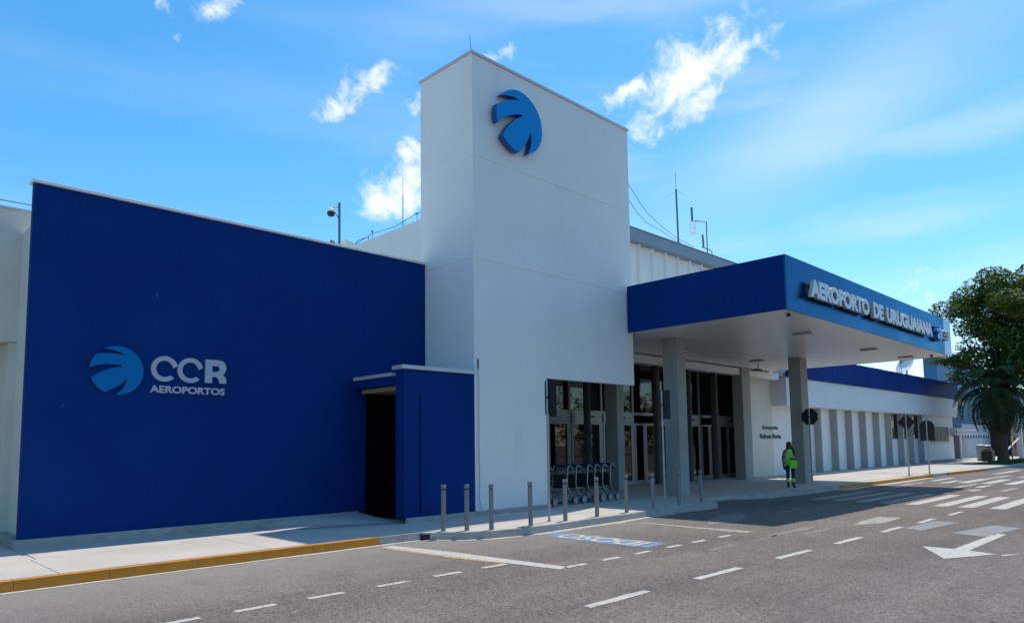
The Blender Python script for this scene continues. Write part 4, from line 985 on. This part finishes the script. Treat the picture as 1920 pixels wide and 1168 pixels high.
# ------------------------------------------------------------------ person
def make_person(loc, rz):
    t = thing('person', 'person in bright green hi-vis vest standing by the canopy column, hands in front', 'person', loc)
    J = {'pelvis': ((0, 0, .86), .125), 'belly': ((0, 0, .98), .115), 'chest': ((0, .01, 1.18), .135), 'upch': ((0, .01, 1.28), .11), 'neck': ((0, -.0, 1.38), .048), 'head0': ((0, -.02, 1.44), .065), 'head1': ((0, -.025, 1.52), .083), 'head2': ((0, -.015, 1.58), .06),
         'hl': ((.085, 0, .82), .092), 'kl': ((.09, -.01, .46), .062), 'cl': ((.09, .02, .32), .06), 'al': ((.085, .02, .09), .042), 'fl': ((.095, -.03, .045), .042), 'tl': ((.11, -.15, .035), .035),
         'hr': ((-.085, 0, .82), .092), 'kr': ((-.09, -.01, .46), .062), 'cr': ((-.09, .02, .32), .06), 'ar': ((-.085, .02, .09), .042), 'fr': ((-.095, -.03, .045), .042), 'tr': ((-.11, -.15, .035), .035),
         'sl': ((.165, .01, 1.29), .062), 'el': ((.225, .0, 1.03), .046), 'wl': ((.08, -.20, 1.02), .030), 'pl': ((.02, -.235, 1.03), .036),
         'sr': ((-.165, .01, 1.29), .062), 'er': ((-.235, .02, 1.02), .046), 'wr': ((-.24, -.08, .80), .030), 'pr': ((-.24, -.10, .73), .036)}
    E_ = [('pelvis', 'belly'), ('belly', 'chest'), ('chest', 'upch'), ('upch', 'neck'), ('neck', 'head0'), ('head0', 'head1'), ('head1', 'head2'),
          ('pelvis', 'hl'), ('hl', 'kl'), ('kl', 'cl'), ('cl', 'al'), ('al', 'fl'), ('fl', 'tl'), ('pelvis', 'hr'), ('hr', 'kr'), ('kr', 'cr'), ('cr', 'ar'), ('ar', 'fr'), ('fr', 'tr'),
          ('upch', 'sl'), ('sl', 'el'), ('el', 'wl'), ('wl', 'pl'), ('upch', 'sr'), ('sr', 'er'), ('er', 'wr'), ('wr', 'pr')]
    for s, p0, d0, d1 in (('l', J['pl'][0], (-.055, -.012, 0), (-.085, -.02, -.015)), ('r', J['pr'][0], (0, -.005, -.055), (.005, .0, -.085))):
        side = Vector((0, 0, .018)) if s == 'l' else Vector((0, .018, 0))
        for k in range(4):
            o = side * (k - 1.5); a = Vector(p0) + o * .7
            J[f'f{s}{k}'] = (tuple(a + Vector(d0) * (1 - .08 * abs(k - 1)) + o * .5), .0095)
            J[f'g{s}{k}'] = (tuple(a + Vector(d1) * (1 - .12 * abs(k - 1)) + o * .5), .0085)
            E_ += [('p' + s, f'f{s}{k}'), (f'f{s}{k}', f'g{s}{k}')]
        th = Vector(p0) + (Vector((-.02, -.01, .05)) if s == 'l' else Vector((.0, -.05, -.02)))
        J[f't{s}h'] = (tuple(th), .011); E_ += [('p' + s, f't{s}h')]
    names = list(J); idx = {n: i for i, n in enumerate(names)}
    me = bpy.data.meshes.new('body'); me.from_pydata([J[n][0] for n in names], [(idx[a], idx[b]) for a, b in E_], [])
    o = bpy.data.objects.new('body', me); COL.objects.link(o)
    md = o.modifiers.new('skin', 'SKIN'); 
    for i, n in enumerate(names):
        sv = me.skin_vertices[0].data[i]; r_ = J[n][1]
        sx = 1.25 if n in ('pelvis', 'belly', 'chest', 'upch') else 1
        sv.radius = (r_ * sx, r_)
    me.skin_vertices[0].data[0].use_root = True
    ss = o.modifiers.new('sub', 'SUBSURF'); ss.levels = 2
    dg = bpy.context.evaluated_depsgraph_get(); dg.update()
    m2 = bpy.data.meshes.new_from_object(o.evaluated_get(dg)); bpy.data.objects.remove(o)
    m2.materials.clear()
    for q in (navy, skin, shirt, shoe): m2.materials.append(q)
    for p in m2.polygons:
        c = p.center; p.use_smooth = True
        if c.z > 1.37: k = 1
        elif c.z < .12: k = 3
        elif c.z < .90 and abs(c.x) < .19: k = 0
        elif c.z < .80 and abs(c.x) > .19: k = 1
        elif c.y < -.17 and c.z > .9: k = 1
        elif abs(c.x) > .15 and c.z > .78: k = 2
        else: k = 2 if c.z > .92 else 0
        p.material_index = k
    body = bpy.data.objects.new('body', m2); COL.objects.link(body); body.parent = t
    # vest: open-armed shell following the torso
    v = MB(); n = 28
    prof = [(.80, .185, .155), (.86, .19, .16), (.94, .18, .15), (1.0, .178, .148), (1.08, .18, .15), (1.18, .19, .155), (1.26, .175, .14), (1.33, .13, .11), (1.365, .085, .085)]
    k = v.slot(hivis); kr = v.slot(reflect); base = 0
    for z, ax1, ay1 in prof:
        for j in range(n): a_ = 2 * math.pi * j / n; v.v.append((ax1 * math.cos(a_), ay1 * math.sin(a_) + .005, z + .01 * math.sin(3 * a_)))
    for i in range(len(prof) - 1):
        for j in range(n):
            band = i in (3,) or (j in (n * 3 // 4 - 3, n * 3 // 4 + 2) and i > 3)
            v.f.append([i * n + j, i * n + (j + 1) % n, (i + 1) * n + (j + 1) % n, (i + 1) * n + j]); v.m.append(kr if band else k)
    v.build('vest', t, world=False, smooth=True)
    h = MB(); 
    for (z, rx, ry, cy) in []: pass
    h.lathe([(.02, 1.30), (.07, 1.31), (.10, 1.36), (.10, 1.44), (.098, 1.52), (.088, 1.585), (.055, 1.625), (.01, 1.635)], hair_m, 20)
    h.v = [(p[0] * (1 if p[1] > 0 else .98), (p[1] * (1.0 if p[1] > 0 else (.18 if p[2] < 1.56 else .75)) + .02), p[2]) for p in h.v]
    h.build('hair', t, world=False, smooth=True)
    h = MB(); h.tube([(.08, -.02, 1.45), (.11, -.09, 1.34), (.12, -.165, 1.2), (.115, -.17, 1.08)], [.035, .035, .03, .012], hair_m, 8); h.tube([(-.075, -.0, 1.45), (-.10, -.03, 1.33), (-.115, -.04, 1.25)], [.03, .028, .01], hair_m, 8)
    h.build('hair_lock', t, world=False, smooth=True)
    fc = MB(); fc.lathe([(.004, 0), (.012, .015), (.014, .03)], skin, 8, (0, -.105, 1.49)); fc.build('nose', t, world=False, smooth=True)
    for x in (-.03, .03): 
        e = MB(); e.lathe([(.004, -.005), (.009, 0), (.004, .005)], black, 8, (x, -.098, 1.525)); e.build('eye', t, world=False)
    mo = MB(); mo.box(-.022, .022, -.102, -.094, 1.458, 1.464, redm); mo.build('mouth', t, world=False)
    for x in (-.09, .085):
        lb_ = MB(); lb_.lathe([(.064, .20), (.067, .22), (.069, .31), (.065, .33)], hivis if x > 0 else hivis, 14, (x, .015, 0)); lb_.lathe([(.0715, .235), (.0725, .285)], reflect, 14, (x, .015, 0)); lb_.build('leg_band', t, world=False, smooth=True)
    t.rotation_euler = (0, 0, rz); t.scale = (1.03, 1.03, 1.03)
    return t
make_person((25.75, 11.5, .142), R(-52))
bg_ = thing('bag', 'bright green cloth bag held at the waist of the standing person', 'bag', (25.60, 11.30, 0.98))
b = MB(); b.box(-.15, .13, -.02, .05, -.13, .16, hivis)
q = b.build('pouch', bg_, world=False, bevel=.02); b = MB(); b.box(-.15, .13, -.024, -.02, -.12, -.10, reflect); b.build('trim', bg_, world=False); bg_.rotation_euler = (0, 0, R(-52))
rad = thing('radio', 'small black handheld radio in the lowered hand of the standing person', 'radio', (25.52, 11.60, .87))
b = MB(); b.box(-.03, .03, -.02, .02, -.08, .04, black); b.tube([(.015, 0, .04), (.015, 0, .13)], .006, black, 6); b.build('casing', rad, world=False)

# ------------------------------------------------------------------ trees
def leaf_cloud(clumps, per, size, mt, seed, flat=.6, elong=1.0):
    rr = random.Random(seed); b = MB(); k = b.slot(mt)
    for (c, r_) in clumps:
        c = Vector(c)
        for _ in range(int(per * r_ * r_)):
            while True:
                d = Vector((rr.uniform(-1, 1), rr.uniform(-1, 1), rr.uniform(-1, 1)))
                if .05 < d.length < 1: break
            d = d.normalized() * d.length ** .45
            p = c + Vector((d.x * r_, d.y * r_, d.z * r_ * flat))
            a = Vector((rr.gauss(0, 1), rr.gauss(0, 1), rr.gauss(0, .5))).normalized()
            n = Vector((rr.gauss(0, .6), rr.gauss(0, .6), 1)).normalized()
            e = n.cross(a).normalized(); s = size * rr.uniform(.5, 1.25)
            o = len(b.v)
            b.v += [tuple(p - a * s * elong), tuple(p + e * s * .38), tuple(p + a * s * elong), tuple(p - e * s * .38)]
            b.f.append([o, o + 1, o + 2, o + 3]); b.m.append(k)
    return b
def limb(b, p, q, r0, r1, rr, mt, n=6, seg=5):
    p, q = Vector(p), Vector(q); pts = []; rad_ = []
    for i in range(seg + 1):
        t_ = i / seg; w = p.lerp(q, t_)
        if 0 < i < seg: w += Vector((rr.gauss(0, .06), rr.gauss(0, .06), rr.gauss(0, .04))) * (q - p).length * .5
        pts.append(tuple(w)); rad_.append(r0 + (r1 - r0) * t_)
    b.tube(pts, rad_, mt, n)
tx, ty = 62.2, 11.9
tree = thing('broad_tree', 'tall broad-crowned green tree leaning over the far end of the white wing', 'tree', (tx, ty, .14))
rr = random.Random(11)
clumps = []
V = Vector((.7115, -.7027, 0))      # across the view, used only to shape the asymmetric crown
D = Vector((.7027, .7115, 0))
for (h, w0, w1, nn, rc) in ((14.0, 1.2, 6.2, 8, 1.0), (13.2, -1.0, 7, 15, 1.1), (12.3, -2.0, 7.5, 22, 1.15), (11.2, -2.3, 8, 24, 1.15), (9.9, -1.9, 7.6, 24, 1.15), (8.7, -1.8, 6.6, 20, 1.1), (7.7, -2.2, 4.0, 18, 1.05), (6.7, -1.6, 2.6, 12, 1.0)):
    for _ in range(nn):
        s_ = rr.uniform(w0, w1); dd = rr.uniform(-2.8, 3.2)
        c = Vector((tx, ty, 0)) + V * s_ + D * dd; c.z = h + rr.uniform(-.6, .6)
        clumps.append((tuple(c), rc * rr.uniform(.65, 1.1)))
# low branch reaching left over the roof
for s_, h in ((-3.2, 7.5), (-3.9, 7.7), (-2.6, 7.3), (-3.4, 7.95), (-2.4, 7.9), (-4.5, 7.75)):
    c = Vector((tx, ty, 0)) + V * s_; c.z = h; clumps.append((tuple(c), .62))
cr = leaf_cloud(clumps, 300, .17, leaf, 5, .66, 1.25); crn = cr.build('crown', tree); crn['kind'] = 'stuff'
b = MB()
limb(b, (tx, ty, .1), (tx + .3, ty, 4.6), .26, .20, rr, bark_p, 10)
hub = Vector((tx + .3, ty, 4.6))
for i, (c, r_) in enumerate(clumps):
    if i % 3: continue
    c = Vector(c); mid = hub.lerp(c, .45) + Vector((0, 0, rr.uniform(.3, 1.0)))
    limb(b, hub, mid, .11, .06, rr, bark, 5, 3); limb(b, mid, c, .06, .02, rr, bark, 5, 3)
b.build('trunk', tree, smooth=True)
px, py = 60.1, 11.4
pt = thing('palm_tree', 'dark shaggy palm with drooping fronds in front of the broad tree trunk', 'tree', (px, py, .14))
b = MB(); prof = [(.42, 0), (.36, .4)] + [(.30 + (.03 if i % 2 else 0), .4 + i * .22) for i in range(1, 21)] + [(.22, 5.2)]
b.lathe(prof, bark, 14, (px, py, .12)); b.build('trunk', pt)
def frond_mesh(seed):
    rr = random.Random(seed); b = MB(); k = b.slot(palm); n = 26; Lf = 3.0; pts = []
    for i in range(n + 1):
        t_ = i / n; pts.append(Vector((Lf * (t_ - .18 * t_ ** 3), 0, .75 * math.sin(t_ * 1.7) - 2.0 * t_ ** 2.3)))
    b.tube([tuple(p) for p in pts[::5]], .02, palm, 4)
    for i in range(3, n + 1):
        for s in (-1, 1):
            p = pts[i]; l = .62 * math.sin(math.pi * min(1, .12 + .80 * i / n)) + .10
            q = p + Vector((.35 * l, s * l * .8, -.35 * l - rr.uniform(0, .12))); w = Vector((.045, 0, 0))
            mid_ = (p + q) / 2 + Vector((0, 0, .06))
            o = len(b.v); b.v += [tuple(p - w), tuple(p + w), tuple(mid_ + w), tuple(q), tuple(mid_ - w)]; b.f.append([o, o + 1, o + 2, o + 3, o + 4]); b.m.append(k)
    return b
fm = [frond_mesh(s).build('frond', pt, world=False) for s in range(3)]
rr = random.Random(4)
cnt = 0
for ring, (nf, z0, pit, sc) in enumerate(((9, 5.9, -35, 1.0), (12, 5.7, -8, 1.12), (13, 5.45, 18, 1.15), (13, 5.1, 42, 1.05), (10, 4.8, 62, .9))):
    for i in range(nf):
        if cnt < 3: o = fm[cnt]
        else:
            o = fm[cnt % 3].copy(); COL.objects.link(o); o.parent = pt
        cnt += 1
        o.location = (0, 0, z0 - .14); o.rotation_euler = (0, R(pit + rr.uniform(-9, 9)), 2 * math.pi * (i + rr.random() * .6) / nf); o.scale = (sc, sc, sc)
# grass bed round the trees
gr = MB(); k = gr.slot(grass_m); rr = random.Random(8)
gr.prism([(56.5, 10.4), (78, 10.1), (80, 12.2), (57, 12.8)], .10, .155, mat('soil', (.07, .055, .035), .95, .3, 3))
for _ in range(5200):
    x = rr.uniform(56.6, 78); y = rr.uniform(10.45, 12.4); h = rr.uniform(.05, .16); a_ = rr.random() * 6.28
    o = len(gr.v); gr.v += [(x, y, .15), (x + .05 * math.cos(a_), y + .05 * math.sin(a_), .15), (x + rr.uniform(-.05, .05), y + rr.uniform(-.05, .05), .15 + h)]; gr.f.append([o, o + 1, o + 2]); gr.m.append(k)
go = gr.build('grass'); go['kind'] = 'stuff'; go['label'] = 'rough grass bed around the foot of the two trees'

# ------------------------------------------------------------------ far right background
t = thing('gate_building', 'dark blue sheet metal lean-to with pale roof edge beyond the white wing', 'building', (70, 16.6, .14))
bx('wall', t, 67.6, 72.2, 16.6, 20, 2.85, 4.85, mat('navy_sheet', (.008, .03, .17), .6, .1, .5)); bx('roof', t, 67.2, 72.6, 16.3, 20.2, 4.88, 5.25, mat('lit_roof', (.7, .68, .62), .7))
t = thing('gate', 'purple-grey mesh gate in a pale frame beside the end of the white wing', 'gate', (69, 16.4, .14))
b = MB(); b.box(67.2, 67.5, 16.3, 16.5, .14, 2.75, white); b.box(70.2, 70.45, 16.3, 16.5, .14, 2.75, white); b.box(67.2, 76, 16.3, 16.5, 2.62, 2.72, white); b.box(67.2, 76, 16.3, 16.5, 2.28, 2.36, white)
for i in range(12): b.tube([(67.3 + i * .72, 16.4, 2.3), (67.66 + i * .72, 16.4, 2.65), (68.0 + i * .72, 16.4, 2.3)], .025, white, 4)
b.build('frame', t)
for i in range(16): bx('gate_bar', t, 67.62 + i * .16, 67.70 + i * .16, 16.38, 16.42, .2, 2.2, purpg)
for i in range(5): bx('gate_bar', t, 70.6 + i * .45, 70.72 + i * .45, 16.38, 16.42, .2, 2.2, greywall)
t = thing('warehouse', 'pale grey low building with a row of small square vents behind the trees', 'building', (80, 17.5, .14))
bx('wall', t, 72.7, 89.5, 17.4, 24, .1, 3.3, greywall)
for i in range(16): bx('vent', t, 73.5 + i * 1.0, 73.8 + i * 1.0, 17.36, 17.4, 1.95, 2.2, black)
t = thing('blue_building', 'mid blue block building rising behind the white wing roof', 'building', (85, 24, .14))
bx('wall', t, 79.9, 97, 20.2, 21.4, .1, 10.2, mat('mid_blue_wall', (.03, .17, .36), .6, .1, .3)); bx('coping', t, 79.6, 97.1, 20.15, 21.5, 10.2, 10.3, cap)
t = thing('shop_building', 'dark shopfront under a pale teal upper wall at the right edge', 'building', (105, 17, .14))
bx('wall', t, 86.2, 125, 15.2, 22, 3.5, 6.8, tealw); bx('shopfront', t, 86.4, 125, 15.6, 22, .12, 3.5, shopd)
for i in range(9): bx('shop_item', t, 88 + i * 2.4, 88.8 + i * 2.4, 15.52, 15.6, .8 + (i % 3) * .4, 2.0 + (i % 2) * .7, (redm, greywall, purpg)[i % 3])
b = MB(); b.box(70.45, 70.75, 12.0, 12.3, .14, 4.0, capw); tag(b.build('white_post'), 'thick white post at the right edge of the picture', 'post')
b = MB(); b.tube([(63.6, 12.0, .14), (63.6, 12.0, .78), (70.4, 12.1, 2.0)], .06, capw, 8); tag(b.build('handrail'), 'pale slanting handrail rising to the white post right of the trees', 'handrail')
t = thing('bus_stop_sign', 'small yellow sign on a red and white pole right of the trees', 'sign', (66.3, 12, .14))
b = MB()
for i in range(8): b.tube([(66.3, 12, .1 + i * .35), (66.3, 12, .45 + i * .35)], .045, redm if i % 2 else bark_p, 8)
b.build('pole', t); bx('plate', t, 66.05, 66.6, 11.93, 11.96, 1.62, 2.08, yell)
for i, (x, y, h, m_, lab) in enumerate(((66.0, 14.0, 1.15, greywall, 'pale grey drum bin near the gate'), (67.6, 13.9, 1.1, alu_d, 'dark drum bin right of the pale one near the gate'))):
    b = MB(); b.lathe([(.26, 0), (.30, h * .5), (.32, h), (.28, h + .02)], m_, 16, (x, y, .14)); t = thing('bin', lab, 'bin', (x, y, .14), 'drum bins near the gate'); b.build('drum', t, smooth=True)
    b = MB(); b.lathe([(.30, 0), (.30, .06), (.1, .12)], capw, 16, (x, y, .14 + h + .02)); b.build('lid', t, smooth=True)
b = MB(); b.box(64.2, 65.2, 12.9, 13.6, .14, .95, black); b.box(64.3, 65.1, 13.0, 13.5, .95, 1.1, black); tag(b.build('black_crate', bevel=.03), 'black box standing left of the palm trunk', 'box')

# wood on the other side of the road, which the entrance glass mirrors
rr = random.Random(21); cl = []
for i in range(95):
    x = rr.uniform(-30, 190); hgt = rr.uniform(6, 12)
    for k_ in range(3): cl.append(((x + rr.uniform(-2, 2), -42 + rr.uniform(-4, 4), hgt * (.35 + .25 * k_)), rr.uniform(1.8, 3.0)))
o = leaf_cloud(cl, 26, .5, leaf, 9, .8, 1.0).build('far_trees'); o['kind'] = 'stuff'; o['label'] = 'line of green trees across the road mirrored in the entrance glass'
